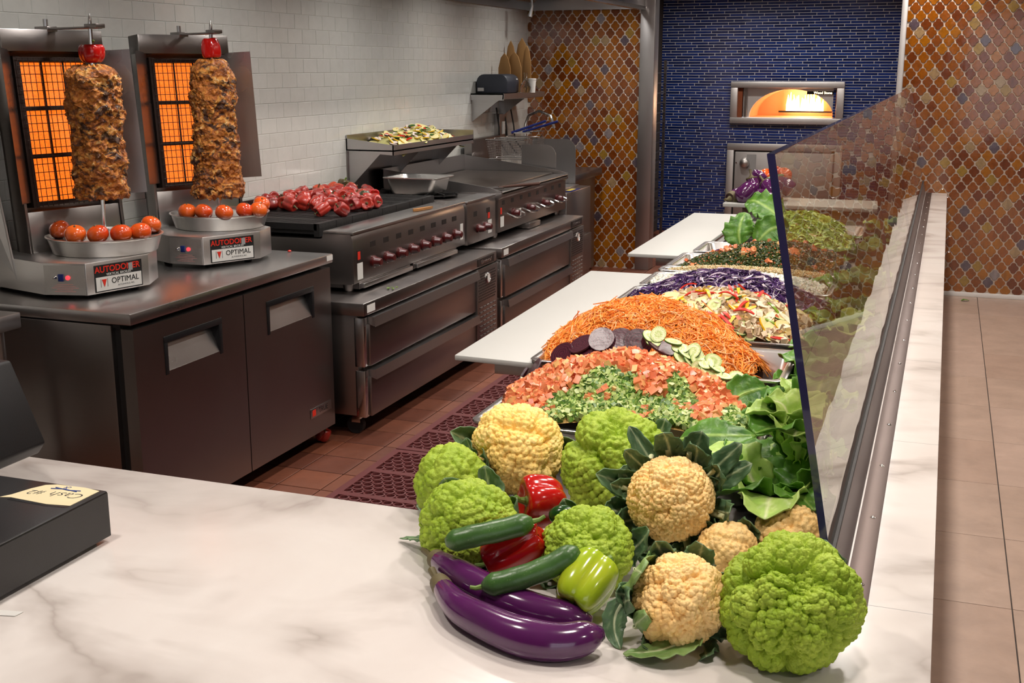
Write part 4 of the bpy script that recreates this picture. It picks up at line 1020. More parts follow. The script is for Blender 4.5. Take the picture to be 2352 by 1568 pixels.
# ------------------------------------------------------------------ food materials
def food(name, stops, rnd='isl', rough=.35, nsc=30, namt=.15, sss=.0, sr=(.02, .008, .004), bump=.0, interp='LINEAR', coat=0.0):
    t = NT(name); r = t.island() if rnd == 'isl' else t.objrand()
    c = t.ramp(r, stops, interp); nz = t.noise(nsc, 4)
    lo = 1 - namt
    c = t.mix(1.0, c, t.ramp(nz, [(.3, (lo, lo, lo, 1)), (.65, (1, 1, 1, 1))]), 'MULTIPLY')
    t.set(color=c, rough=rough, sss=sss, sssr=sr, ssss=.3, coat=coat)
    if bump: t.bump(t.noise(nsc * 3, 3), bump, .003)
    return t.m
M['carrot'] = food('shredded_carrot', [(0, srgb(255, 150, 52)), (.5, srgb(255, 166, 70)), (.8, srgb(254, 136, 40)), (.93, srgb(255, 198, 140))], rough=.5)
M['tomato_dice'] = food('diced_tomato', [(0, srgb(228, 126, 80)), (.35, srgb(236, 148, 100)), (.6, srgb(216, 102, 62)), (.8, srgb(242, 170, 116)), (.92, srgb(236, 194, 122)), (1, srgb(200, 72, 46))], rough=.3, nsc=90)
M['cuke_dice'] = food('diced_cucumber', [(0, srgb(190, 206, 126)), (.3, srgb(160, 190, 94)), (.48, srgb(206, 216, 152)), (.58, srgb(190, 204, 128)), (.64, srgb(70, 108, 34)), (.84, srgb(98, 140, 46)), (1, srgb(48, 84, 26))], rough=.4, nsc=60)
M['red_cabbage'] = food('shredded_red_cabbage', [(0, srgb(60, 34, 86)), (.3, srgb(82, 48, 112)), (.55, srgb(48, 28, 66)), (.72, srgb(112, 74, 130)), (.83, srgb(206, 186, 206)), (1, srgb(232, 220, 226))], rough=.3, nsc=20)
M['purple_salad'] = food('pickled_cabbage', [(0, srgb(84, 22, 74)), (.5, srgb(116, 40, 104)), (1, srgb(60, 14, 56))], rough=.25)
M['tabbouleh'] = food('chopped_parsley', [(0, srgb(46, 62, 24)), (.4, srgb(66, 84, 30)), (.7, srgb(34, 48, 18)), (.85, srgb(110, 122, 56)), (.93, srgb(196, 96, 60)), (1, srgb(204, 176, 128))], rough=.4)
M['couscous'] = food('couscous', [(0, srgb(226, 214, 176)), (.8, srgb(214, 196, 150)), (.93, srgb(222, 150, 84)), (1, srgb(120, 130, 60))], rough=.5)
M['feta'] = food('crumbled_white_cheese', [(0, srgb(238, 238, 230)), (1, srgb(226, 226, 216))], rough=.5, sss=.3)
M['lettuce_shred'] = food('shredded_lettuce', [(0, srgb(170, 206, 84)), (.5, srgb(206, 226, 130)), (.9, srgb(130, 180, 50)), (1, srgb(232, 190, 120))], rough=.35)

def leaf_mat(name, dark, light, rib, rough=.38):
    t = NT(name); r = t.attr('rib'); e = t.attr('edge'); n = t.noise(18, 5); n2 = t.noise(70, 3)
    c = t.mix(t.ramp(n, [(.3, (0, 0, 0, 1)), (.7, (1, 1, 1, 1))]), dark, light)
    c = t.mix(t.math('MULTIPLY', e, .55), c, light)
    c = t.mix(r, c, rib)
    t.set(color=c, rough=rough, spec=.4)
    t.bump(t.math('ADD', t.math('MULTIPLY', r, 1.2), n2), .35, .004)
    return t.m
M['caul_leaf'] = leaf_mat('cauliflower_leaf', srgb(48, 78, 52), srgb(104, 134, 94), srgb(206, 216, 172))
M['caul_leaf_pale'] = leaf_mat('pale_cauliflower_leaf', srgb(86, 124, 58), srgb(140, 168, 100), srgb(214, 222, 176))
M['romaine'] = leaf_mat('romaine_leaf', srgb(38, 88, 24), srgb(96, 146, 46), srgb(160, 192, 98))
M['romaine_pale'] = leaf_mat('pale_lettuce_leaf', srgb(128, 176, 62), srgb(190, 216, 120), srgb(234, 236, 196))

def catmull(P, n):
    P = [np.array(p, float) for p in P]; P = [2 * P[0] - P[1]] + P + [2 * P[-1] - P[-2]]; out = []
    m = len(P) - 3
    for k in range(n):
        s = k / (n - 1) * m; i = min(int(s), m - 1); u = s - i; a, b, c, d = P[i:i + 4]
        out.append(.5 * ((2 * b) + (-a + c) * u + (2*a - 5*b + 4*c - d) * u * u + (-a + 3*b - 3*c + d) * u ** 3))
    return np.array(out)
def leaf(path, width, nrm, ruffle=.12, cup=.15, seed=0, ribw=.07, stalk=0.0, waves=5, shape=.75, ns=18, nw=7, base_w=.12):
    rn = np.random.default_rng(seed); P = catmull(path, ns); T = np.gradient(P, axis=0); T /= np.linalg.norm(T, axis=1)[:, None] + 1e-9
    N0 = np.array(nrm, float); N0 = N0 - (T @ N0)[:, None] * T; N0 /= np.linalg.norm(N0, axis=1)[:, None] + 1e-9
    S = np.cross(T, N0); s = np.linspace(0, 1, ns)
    w = width * (base_w + (1 - base_w) * np.sin(np.pi * np.clip(s ** shape, 0, 1)) ** .75); w[-1] = width * .06
    V = []; rib = []; edge = []; ph = rn.uniform(0, 6, 4)
    A = np.linspace(-1, 1, 2 * nw + 1)
    for i in range(ns):
        for a in A:
            rf = ruffle * w[i] * abs(a) ** 1.6 * (np.sin(waves * 2 * np.pi * s[i] + ph[0] + (2.2 if a > 0 else 0)) + .6 * np.sin(waves * 3.1 * s[i] * np.pi + ph[1] + a * 2))
            fold = .05 * w[i] * np.sin(6 * a + 9 * s[i] + ph[2]) * min(1, abs(a) * 2)
            p = P[i] + S[i] * a * w[i] * (1 - .12 * abs(np.sin(waves * 7 * s[i] + ph[3])) * abs(a) ** 3) + N0[i] * (cup * w[i] * a * a + rf + fold)
            V.append(p)
            rb = np.exp(-(abs(a) * w[i] / (width * ribw * (1.35 - s[i]))) ** 2) * (1.0 - .5 * s[i])
            sv = (np.sin((s[i] * 1.0 - abs(a) * .30) * 2 * np.pi * 5.5) > .92) * .30 * (1 - abs(a))
            rib.append(min(1, rb + sv)); edge.append(abs(a) ** 3)
    n = 2 * nw + 1; F = [(i*n + j, i*n + j + 1, (i+1)*n + j + 1, (i+1)*n + j) for i in range(ns - 1) for j in range(n - 1)]
    if stalk > 0:
        m = MB(); k0 = int(ns * .72); m.tube([tuple(P[i] - N0[i] * stalk * .35) for i in range(k0)], [stalk * (1 - .75 * i / k0) for i in range(k0)], 7)
        b = len(V); V += list(m.v); rib += [1.0] * len(m.v); edge += [0] * len(m.v); F += [tuple(i + b for i in f) for f in m.f if len(f) == 4]
    return np.array(V), F, rib, edge
def add_leaf(parent, mat, *a, name='leaf', thick=.0014, **k):
    V, F, rib, edge = leaf(*a, **k)
    o = link(name, np_mesh(name, V, F, True, dict(rib=rib, edge=edge)), mat, parent)
    md = o.modifiers.new('thickness', 'SOLIDIFY'); md.thickness = thick; md.offset = 0
    return o

# ------------------------------------------------------------------ cauliflowers
def curd_mat(name, c0, c1, c2, bumpd):
    t = NT(name); n = t.noise(16, 4); n2 = t.noise(60, 3)
    c = t.mix(t.ramp(n, [(.38, (0, 0, 0, 1)), (.62, (1, 1, 1, 1))]), c0, c1); c = t.mix(t.ramp(n2, [(.5, (0, 0, 0, 1)), (.75, (.6, .6, .6, 1))]), c, c2)
    t.set(color=c, rough=.55, spec=.3)
    v = t.voro(300, 'F1', rand=1.0); t.bump(t.math('SUBTRACT', 1.0, v), .35, bumpd)
    return t.m
M['curd_orange'] = curd_mat('orange_curd', srgb(254, 210, 136), srgb(255, 220, 156), srgb(252, 192, 96), .0022)
M['curd_yellow'] = curd_mat('yellow_curd', srgb(254, 214, 122), srgb(255, 224, 146), srgb(250, 198, 90), .0022)
M['curd_green'] = curd_mat('green_curd', srgb(146, 174, 44), srgb(168, 190, 66), srgb(124, 154, 40), .0022)
_ico = {}
def ico(sub):
    if sub not in _ico:
        bm = bmesh.new(); bmesh.ops.create_icosphere(bm, subdivisions=sub, radius=1.0)
        V = np.array([v.co[:] for v in bm.verts]); F = np.array([[v.index for v in f.verts] for f in bm.faces]); bm.free(); _ico[sub] = (V, F)
    return _ico[sub]
def fib(n, rn, jit=.35):
    i = np.arange(n) + .5; ph = np.arccos(1 - 2 * i / n); th = PI * (1 + 5 ** .5) * i
    P = np.stack([np.cos(th) * np.sin(ph), np.sin(th) * np.sin(ph), np.cos(ph)], 1)
    P += rn.normal(0, jit * 2 / n ** .5, P.shape); return P / np.linalg.norm(P, axis=1)[:, None]
def bumps(D, C):
    # nearest and second nearest chord distance
    out1 = np.empty(len(D)); idx = np.empty(len(D), int)
    Cf = C.astype(np.float32); Df = D.astype(np.float32)
    for k in range(0, len(D), 8000):
        G = Df[k:k + 8000] @ Cf.T; j = G.argmax(1); idx[k:k + 8000] = j; out1[k:k + 8000] = np.sqrt(np.maximum(0, 2 - 2 * G[np.arange(len(j)), j]))
    return out1, idx
def curd_mesh(R, seed, n1, n2, a1, a2, sub, squash):
    rn = np.random.default_rng(seed); D, F = ico(sub)
    lump = 1 + .07 * np.array([noise.noise(Vector(d * 1.7) + Vector((seed * 5.0, 0, 0))) for d in fib(200, rn)]).mean() * 0
    low = np.sin(D @ rn.normal(0, 1.8, 3) + rn.uniform(0, 6)) * .04 + np.sin(D @ rn.normal(0, 2.8, 3) + rn.uniform(0, 6)) * .025
    C1 = fib(n1, rn, .38); r1 = 2.0 / n1 ** .5 * 1.22
    d1, i1 = bumps(D, C1); h1 = np.sqrt(np.maximum(0, 1 - (d1 / r1) ** 2)); s1 = 1.0
    C2 = fib(n2, rn, .24); r2 = 2.0 / n2 ** .5 * 1.18
    d2, i2 = bumps(D, C2); h2 = np.sqrt(np.maximum(0, 1 - (d2 / r2) ** 2)); s2 = 1.0
    n3 = int(n2 * 5.5); C3 = fib(n3, rn, .24); r3 = 2.0 / n3 ** .5 * 1.2
    if sub >= 6:
        d3, _ = bumps(D, C3); h3 = np.sqrt(np.maximum(0, 1 - (d3 / r3) ** 2))
    else: h3 = 0
    rad = .775 + low + a1 * h1 * s1 + a2 * h2 * s2 + a2 * .30 * h3
    V = D * rad[:, None] * R * np.array(squash)
    bot = D[:, 2] < -.35; V[bot, 2] *= .75
    return np_mesh('curd', V, F, True)
def cauliflower(label, uv, rpx, Y, col, seed, axis, leaves=(), n1=60, n2=760, a1=.17, a2=.095, sub=7, squash=(1, 1, .94), leafmat='caul_leaf', stubs=0):
    p = at(uv[0], uv[1], Y); R = rpx * depth(p) / FPX; ax = np.array(axis, float); ax /= np.linalg.norm(ax)
    t = thing('cauliflower', label, 'cauliflower', p, 0, 'cauliflowers heaped on the counter')
    q = Vector((0, 0, 1)).rotation_difference(Vector(ax)).to_euler()
    c = link('curd', curd_mesh(R, seed, n1, n2, a1, a2, sub, squash), M['curd_' + col], t, (0, 0, 0), q)
    e1 = np.cross(ax, [0, 0, 1.0]) if abs(ax[2]) < .95 else np.array([1.0, 0, 0]); e1 /= np.linalg.norm(e1); e2 = np.cross(ax, e1)
    rn = random.Random(seed)
    MB().tube([tuple(-ax * R * .6), tuple(-ax * R * .98)], [R * .34, R * .28], 14).build('stalk', M['stalk'], t, smooth=True)
    for k in range(stubs):
        an = 2 * PI * k / max(1, stubs) + rn.uniform(-.3, .3); rad = e1 * math.cos(an) + e2 * math.sin(an); ph0 = rn.uniform(1.1, 1.5)
        b0 = R * .98 * (-math.cos(ph0 - .5) * ax + math.sin(ph0 - .5) * rad); b1 = R * rn.uniform(1.10, 1.26) * (-math.cos(ph0) * ax + math.sin(ph0) * rad)
        MB().tube([tuple(b0), tuple((b0 + b1) * .52), tuple(b1)], [R * .11, R * .095, R * .085], 9, squash=.7).build('cut_stalk', M['stalk'], t, smooth=True, ang=50)
    for k, L in enumerate(leaves):
        an, length, wid, flare = L[:4]; mt = L[4] if len(L) > 4 else leafmat; f0 = L[5] if len(L) > 5 else .55
        rad = e1 * math.cos(an) + e2 * math.sin(an); pts = []
        for j in range(6):
            s = j / 5; phi = f0 + s * length; rho = R * (1.03 + .06 * s + flare * s * s)
            pts.append(rho * (-math.cos(phi) * ax + math.sin(phi) * rad))
        mid = (pts[2] + pts[3]) / 2
        add_leaf(t, M[mt], pts, wid * R, mid / np.linalg.norm(mid) * -1.0, ruffle=.22, cup=rn.uniform(-.25, .8), seed=seed * 20 + k, ribw=.09, stalk=R * .085, waves=3, shape=.8, thick=.0018, base_w=.32)
    return t
M['stalk'] = plain('pale_stalk', srgb(206, 208, 160), .5)
def ring(n, length, wid, flare, jit, seed, mats=('caul_leaf',), f0=.55, a0=0.0, span=2 * PI):
    r = random.Random(seed); return [(a0 + span * k / n + r.uniform(-jit, jit), length * r.uniform(.65, 1.2), wid * r.uniform(.7, 1.35), flare * r.uniform(.2, 2.0), r.choice(mats), f0) for k in range(n)]
CAMDIR = lambda uv, Y: (CAM - at(uv[0], uv[1], Y)) / np.linalg.norm(CAM - at(uv[0], uv[1], Y))
front = np.array([.1, -1, .75])
P_, D_ = 'caul_leaf_pale', 'caul_leaf'
cauliflower('orange cauliflower at the front, half wrapped in pale leaves', (1562, 1378), 107, 1.74, 'orange', 11, (.12, -1, .55), [(-.50, 1.80, .58, .16, P_), (.15, 1.70, .42, .20, D_), (.62, 1.95, .30, .12, P_), (.0, 1.25, .40, .30, D_), (1.1, 1.35, .36, .22, D_), (1.6, 1.2, .34, .30, D_), (2.1, 1.3, .36, .25, D_), (2.7, 1.1, .36, .3, D_), (-1.1, 1.2, .4, .25, D_), (3.6, 1.0, .4, .2, D_), (4.4, 1.0, .4, .2, D_)], sub=7)
cauliflower('large lime green cauliflower at the front right beside the glass', (1812, 1388), 142, 1.745, 'green', 12, (.1, -1, .65), ring(6, .85, .34, .15, .2, 2, f0=.45), n1=44, n2=620, a1=.26, a2=.105, sub=8)
cauliflower('orange cauliflower topmost in the heap, ringed by dark leaves', (1541, 1146), 104, 2.02, 'orange', 13, (.05, -1, .45), ring(13, 1.15, .34, .22, .25, 3, f0=.60) + ring(12, .85, .36, .65, .3, 33, f0=.75, a0=.25), n1=90, n2=900, a1=.12, sub=7, stubs=12)
cauliflower('big green cauliflower behind, leaning on the tomato pan', (1418, 1078), 126, 2.27, 'green', 14, (-.1, -.8, .8), ring(6, 1.05, .34, .28, .3, 4), stubs=4, n1=46, n2=700, a1=.22, squash=(1, 1, 1.0))
cauliflower('pale yellow cauliflower at the top left of the heap', (1185, 1033), 109, 2.29, 'yellow', 15, (-.05, -.9, .6), ring(7, 1.1, .32, .22, .2, 5, a0=-.15, span=3.9), stubs=0, n1=60, n2=800, a1=.16, sub=7)
cauliflower('green cauliflower at the far left edge of the heap', (1035, 1105), 82, 2.16, 'green', 16, (-.5, -.7, .6), ring(6, 1.0, .4, .25, .3, 6), n1=38, n2=430, a1=.2, sub=6)
cauliflower('green cauliflower lower left under the long cucumber', (1072, 1208), 108, 1.93, 'green', 17, (-.2, -.75, .8), ring(9, 1.0, .42, .35, .25, 7), n1=38, n2=460, a1=.2, squash=(1.05, .95, .85))
cauliflower('green cauliflower in the middle behind the lime pepper', (1345, 1262), 106, 1.90, 'green', 18, (.0, -.75, .85), ring(7, .95, .34, .25, .25, 8), n1=44, n2=520, a1=.2, squash=(1.0, .95, .85))
cauliflower('orange cauliflower at the right against the lettuce', (1812, 1240), 84, 2.07, 'orange', 19, (.1, -.8, .75), ring(6, 1.0, .4, .25, .25, 9), n1=48, n2=420, a1=.14, sub=6)
cauliflower('shaded orange cauliflower wedged between the others', (1668, 1272), 76, 1.985, 'orange', 20, (.0, -.9, .5), ring(6, 1.15, .40, .3, .25, 10), n1=48, n2=420, a1=.14, sub=6)
def loose_leaf(label, pts, width, nrm, mat='caul_leaf', seed=0, **k):
    o = add_leaf(None, M[mat], pts, width, nrm, name='cauliflower_leaf', seed=seed, **k); tag(o, label, 'leaf', 'loose cauliflower leaves'); return o
loose_leaf('broad green leaf lying flat on the marble below the front orange cauliflower', [atz(1600, 1455, .80), atz(1560, 1478, .795), atz(1500, 1496, .786), atz(1432, 1500, .774)], .036, (0, 0, 1), 'caul_leaf_pale', 41, ruffle=.10, cup=.10, stalk=.006)
loose_leaf('dark leaf drooping to the marble between eggplant tip and orange cauliflower', [atz(1440, 1370, .84), atz(1415, 1410, .815), atz(1412, 1450, .79), atz(1425, 1490, .772)], .022, (0, -1, .5), 'caul_leaf', 42, stalk=.004)
loose_leaf('thin dark leaf sticking out at the left end of the heap', [atz(1000, 1245, .80), atz(965, 1238, .79), atz(918, 1236, .776)], .016, (0, 0, 1), 'caul_leaf', 43, stalk=.003)

# ------------------------------------------------------------------ peppers
def pepper_mesh(R, H, lobes, seed, twist=0.0, squeeze=1.0):
    rn = random.Random(seed); nu, nv = 48, 30; V = []
    la = [rn.uniform(.85, 1.12) for _ in range(lobes)]; ph = rn.uniform(0, 6); bend = (rn.uniform(-.12, .12), rn.uniform(-.12, .12))
    for j in range(nv + 1):
        ph_ = PI * (.004 + .992 * j / nv); t_ = j / nv; sp_ = math.sin(ph_); cp_ = math.cos(ph_)
        for i in range(nu):
            a = 2 * PI * i / nu + twist * t_
            li = int((a * lobes / (2 * PI) + ph) % lobes); f = abs(math.sin((a * lobes / 2) + ph * PI)) ** .75
            r = R * sp_ ** .62 * (1.03 - .27 * t_ ** 1.5) * (1 - .21 * sp_ ** .4 * (1 - f)) * (.9 + .1 * la[li])
            z = .5 * H * math.copysign(abs(cp_) ** .85, cp_) - .20 * H * math.exp(-(ph_ / .5) ** 2) + .12 * H * math.exp(-((PI - ph_) / .45) ** 2) - .07 * H * f * la[li] * (t_ > .5) * sp_ ** .5 * (t_ - .5) * 2
            w = 1 + .07 * noise.noise(Vector((math.cos(a) * 1.4, math.sin(a) * 1.4, t_ * 2.0 + seed * 3)))
            V.append((r * w * math.cos(a) + bend[0] * R * t_ * t_, r * w * math.sin(a) * squeeze + bend[1] * R * t_ * t_, z))
    F = [(j*nu + i, j*nu + (i + 1) % nu, (j+1)*nu + (i + 1) % nu, (j+1)*nu + i) for j in range(nv) for i in range(nu)]
    return np_mesh('flesh', V, F, True)
def pep_mat(name, cols, rough, rnd='obj', spots=None, burnt=0.0):
    t = NT(name); c = t.ramp(t.objrand(), cols); n = t.noise(9, 3)
    if spots: c = t.mix(t.ramp(n, [(.45, (0, 0, 0, 1)), (.72, (.8, .8, .8, 1))]), c, spots)
    if burnt: c = t.mix(t.ramp(t.noise(14, 5, .65), [(.56, (0, 0, 0, 1)), (.70, (burnt,) * 3 + (1,))]), c, (.02, .012, .01, 1))
    t.set(color=c, rough=rough, coat=.4, coatr=.12)
    t.bump(t.noise(25, 2), .06, .004); return t.m
M['pep_red'] = pep_mat('glossy_red_pepper', [(0, srgb(178, 16, 14)), (1, srgb(186, 22, 16))], .16)
M['pep_lime'] = pep_mat('lime_green_pepper', [(0, srgb(150, 182, 30)), (1, srgb(150, 182, 30))], .18, spots=srgb(186, 190, 44))
M['pep_roast'] = pep_mat('roasted_red_pepper', [(0, srgb(150, 34, 28)), (.4, srgb(182, 52, 38)), (.7, srgb(132, 28, 28)), (1, srgb(196, 74, 44))], .30, burnt=.6)
M['pep_char'] = pep_mat('charred_pepper', [(0, srgb(60, 44, 20)), (.5, srgb(54, 66, 28)), (1, srgb(150, 70, 24))], .4, burnt=1.0)
M['stem_green'] = plain('green_stem', srgb(112, 140, 62), .5)
M['stem_brown'] = plain('dry_stem', srgb(98, 88, 58), .6)
def pepper(label, p, R, H, axis, mat, seed, lobes=4, group=None, squeeze=1.0, name='bell_pepper', stem='stem_green', twist=0.0):
    t = thing(name, label, 'pepper', p, 0, group); ax = Vector(axis).normalized(); q = Vector((0, 0, 1)).rotation_difference(ax).to_euler()
    t.rotation_euler = q
    link('flesh', pepper_mesh(R, H, lobes, seed, twist, squeeze), M[mat], t)
    m = MB(); m.tube([(0, 0, H * .24), (.0, 0, H * .34), (R * .06, 0, H * .46), (R * .18, .0, H * .56)], [R * .30, R * .14, R * .10, R * .12], 9); m.build('stem', M[stem], t, smooth=True)
    return t
pepper('shiny red bell pepper with its stem turned left, high in the heap', at(1243, 1150, 2.03), .056, .098, (-.75, -.55, .10), 'pep_red', 31, 4)
pepper('curved shiny red pepper lying between the two cucumbers', at(1180, 1264, 1.865), .044, .140, (-.80, -.15, -.50), 'pep_red', 36, 3, squeeze=.85, twist=1.0)
pepper('lime green bell pepper leaning on the right cucumber', at(1346, 1336, 1.775), .052, .118, (.30, .80, .42), 'pep_lime', 33, 4)
jl = MB(); pts = [at(1264, 1192, 1.955), at(1288, 1180, 1.955), at(1318, 1172, 1.955)]; jl.tube([tuple(p) for p in catmull(pts, 9)], [.004, .013, .0165, .0175, .0175, .0165, .014, .010, .003], 14)
M['cuke'] = NT('cucumber_skin').m
t = NT('dark_cucumber_skin'); c = t.mix(t.noise(22, 4, .6, t.mapped((1, 1, 1))), srgb(34, 66, 26), srgb(78, 120, 56)); c = t.mix(t.ramp(t.voro(170), [(.06, (.7, .7, .7, 1)), (.16, (0, 0, 0, 1))]), c, srgb(130, 156, 96)); t.set(color=c, rough=.32, spec=.5); t.bump(t.noise(80, 4), .25, .003); M['cuke'] = t.m
o = jl.build('jalapeno', plain('jalapeno_skin', srgb(24, 62, 18), .2), smooth=True); tag(o, 'small dark green chilli resting against the red pepper', 'chilli')
def cucumber(label, pts, r, stem_end):
    P = catmull(pts, 26); c0 = P[0]; t = thing('cucumber', label, 'cucumber', c0, 0, 'cucumbers on the heap')
    s = np.linspace(0, 1, 26); rs = r * np.clip(np.minimum((s + .02) / .14, (1.02 - s) / .12), 0, 1) ** .5 * (1 + .02 * np.sin(s * 23))
    m = MB(); m.tube([tuple(p - c0) for p in P], list(rs), 18); b = m.build('skin', M['cuke'], t, smooth=True, ang=60)
    e = P[-1] if stem_end else P[0]; d = (P[-1] - P[-3]) if stem_end else (P[0] - P[2]); d = d / np.linalg.norm(d)
    MB().tube([tuple(e - c0 - d * .004), tuple(e - c0 + d * .012), tuple(e - c0 + d * .022 + np.array([0, 0, .004]))], [.006, .0042, .0035], 8).build('stem', M['stem_green'], t, smooth=True)
cucumber('long cucumber lying across the left green cauliflower', [at(1024, 1246, 1.80), at(1085, 1231, 1.815), at(1150, 1217, 1.835), at(1224, 1197, 1.86)], .0205, True)
cucumber('cucumber lying across the eggplants below the curved red pepper', [at(1108, 1347, 1.715), at(1180, 1331, 1.73), at(1260, 1302, 1.755), at(1330, 1263, 1.785)], .0205, False)

# ------------------------------------------------------------------ eggplants
t = NT('eggplant_skin'); c = t.mix(t.noise(7, 4), srgb(54, 14, 56), srgb(98, 34, 98)); t.set(color=c, rough=.16, coat=.6, coatr=.10, spec=.55); t.bump(t.noise(14, 2), .05, .01); M['eggplant'] = t.m
def eggplant(label, pts, radii, cap_len=.12, group='eggplants', stem=None, cat='eggplant'):
    P = catmull(pts, 30); c0 = P[0]; t = thing('eggplant', label, cat, c0, 0, group); rs = np.interp(np.linspace(0, 1, 30), np.linspace(0, 1, len(radii)), radii)
    s = np.linspace(0, 1, 30); rs = rs * np.clip((1.015 - s) / .10, 0, 1) ** .5
    m = MB(); m.tube([tuple(p - c0) for p in P], list(rs), 24); m.build('skin', M['eggplant'], t, smooth=True, ang=70)
    k = max(3, int(30 * cap_len)); m = MB(); m.tube([tuple(p - c0) for p in P[:k]], [r * 1.06 + .001 for r in rs[:k - 1]] + [rs[k-1] * .98], 16)
    m.build('calyx', M['stem_brown'], t, smooth=True)
    d = P[0] - P[2]; d /= np.linalg.norm(d); d2 = d if stem is None else np.array(stem)
    MB().tube([tuple(-d * .005), tuple(d2 * .02), tuple(d2 * .045 + np.array([0, 0, .004]))], [rs[0] * .7, .0065, .0075], 9).build('stem', M['stem_brown'], t, smooth=True)
eggplant('long curved eggplant lying in front on the marble', [at(1008, 1336, 1.755), at(1050, 1390, 1.68), at(1120, 1430, 1.64), at(1200, 1462, 1.618), at(1290, 1474, 1.622), at(1385, 1452, 1.66)], [.015, .022, .027, .0295, .031, .033, .0315, .029, .026], .10)
eggplant('long eggplant half hidden behind the front one', [at(1000, 1282, 1.845), at(1045, 1310, 1.80), at(1130, 1362, 1.745), at(1230, 1402, 1.72), at(1360, 1428, 1.73)], [.016, .022, .026, .029, .030, .030, .028, .024], .10)

# ------------------------------------------------------------------ tomatoes
t = NT('tomato_skin'); c = t.ramp(t.objrand(), [(0, srgb(214, 72, 24)), (.5, srgb(228, 98, 34)), (1, srgb(204, 56, 22))]); c = t.mix(t.ramp(t.noise(6, 3), [(.4, (0, 0, 0, 1)), (.7, (.6, .6, .6, 1))]), c, srgb(226, 112, 40)); t.set(color=c, rough=.18, coat=.3, coatr=.1); M['tomato'] = t.m
def tomato(label, p, r, seed, group):
    t = thing('tomato', label, 'tomato', p, (random.Random(seed).uniform(-.4, .4), random.Random(seed + 1).uniform(-.4, .4), seed), group)
    m = MB(); pr = [(r * math.sin(a) * (1 + .03 * math.sin(3 * a)) + .0005, -r * .84 * math.cos(a) - (.10 * r if a > 3.0 else 0)) for a in np.linspace(0.02, 3.1, 18)]
    m.lathe(pr, 24); m.build('skin', M['tomato'], t, smooth=True, ang=70)
    m = MB(); m.lathe([(.004, 0), (.003, .004), (.0015, .006)], 8, (0, 0, r * .76)); m.build('stem_scar', M['stem_brown'], t, smooth=True)
nm1 = ['leftmost', 'second', 'third', 'fourth', 'fifth', 'rearmost']
for k, (u, v) in enumerate(((137, 527), (173, 538), (225, 538), (278, 536), (323, 532), (347, 516))): tomato(f'{nm1[k]} tomato on the drip tray of the near kebab grill', atz(u, v, 1.087), .0395, k * 3, 'tomatoes on the near grill tray')
for k, (u, v) in enumerate(((430, 485), (468, 486), (515, 488), (562, 483), (594, 482), (601, 469))): tomato(f'{nm1[k]} tomato on the drip tray of the far kebab grill', atz(u, v, 1.086), .0380, 40 + k * 3, 'tomatoes on the far grill tray')
p = np.array(K1); pepper('red pepper capping the spit of the near kebab grill', (K1[0] + .004, K1[1] + .003, K1[2] + .86), .052, .080, (0, 0, 1), 'pep_red', 51, 3)
pepper('wrinkled red pepper capping the spit of the far kebab grill', (K2[0] + .004, K2[1] + .003, K2[2] + .885), .046, .100, (.1, 0, -1), 'pep_red', 52, 3, twist=1.4)

# ------------------------------------------------------------------ roasting peppers on the charbroiler
rp = random.Random(21)
pts = []
rows_ = [(476, 605, 860, 10), (458, 600, 835, 11), (440, 622, 820, 11), (428, 640, 760, 7)]
front_row = [(612, 462), (655, 466), (698, 467), (740, 480), (785, 482), (815, 470)]
allp = [(u, v, 0) for u, v in front_row]
for _ in range(900):
    v = rp.uniform(412, 470); u = rp.uniform(596, 872)
    if v < 440 - (u - 596) * .2 and u < 700: continue
    if v > 474 or u > 872 - (470 - v) * .9: continue
    allp.append((u, v, 1 + min(3, int((470 - v) / 15))))
zg = .655 + .309
pl_meshes = {}
k = 0; placed = []; keep = []
for (u, v, r_) in allp:
    p = atz(u, v, zg + .033)
    if p[0] < -3.33 or p[1] < 4.88 or p[1] > 6.05: continue
    if any(np.linalg.norm(p - q) < .066 for q in placed): continue
    placed.append(p); keep.append((r_, u, p))
ORD = ['first', 'second', 'third', 'fourth', 'fifth', 'sixth', 'seventh', 'eighth', 'ninth', 'tenth', 'eleventh', 'twelfth', 'thirteenth', 'fourteenth', 'fifteenth', 'sixteenth', 'seventeenth', 'eighteenth', 'nineteenth', 'twentieth']
ORD += ['twenty-' + q for q in ORD[:9]]
ROWN = ['front', 'second', 'third', 'fourth', 'rearmost']
keep.sort(key=lambda q: (q[0], q[1])); cnt = {}
for r_, u, p in keep:
    i_ = cnt.get(r_, 0); cnt[r_] = i_ + 1
    pepper(f'{ORD[i_]} blistered red pepper from the left in the {ROWN[r_]} row on the grate', (p[0], p[1], zg + rp.uniform(.031, .036)), rp.uniform(.036, .044), rp.uniform(.072, .092), (rp.uniform(-1, 1), rp.uniform(-1, 1), rp.uniform(-.5, .7)), 'pep_roast', 100 + k, rp.choice([3, 4]), 'peppers roasting on the charbroiler', name='roasted_pepper', stem='stem_brown'); k += 1
for (u, v), mt, ax, lab in (((856, 448), 'pep_red', (.7, -.7, .1), 'bright red pepper with green stem at the right end of the grate'), ((838, 455), 'pep_char', (.2, -.4, -.9), 'blackened green pepper beside the bright red one'), ((790, 425), 'pep_char', (.2, .1, 1), 'charred pepper at the back of the grate')):
    p = atz(u, v, zg + .036); pepper(lab, (p[0], p[1], zg + .037), .040, .082, ax, mt, 300 + int(u), 4, name='roasted_pepper')
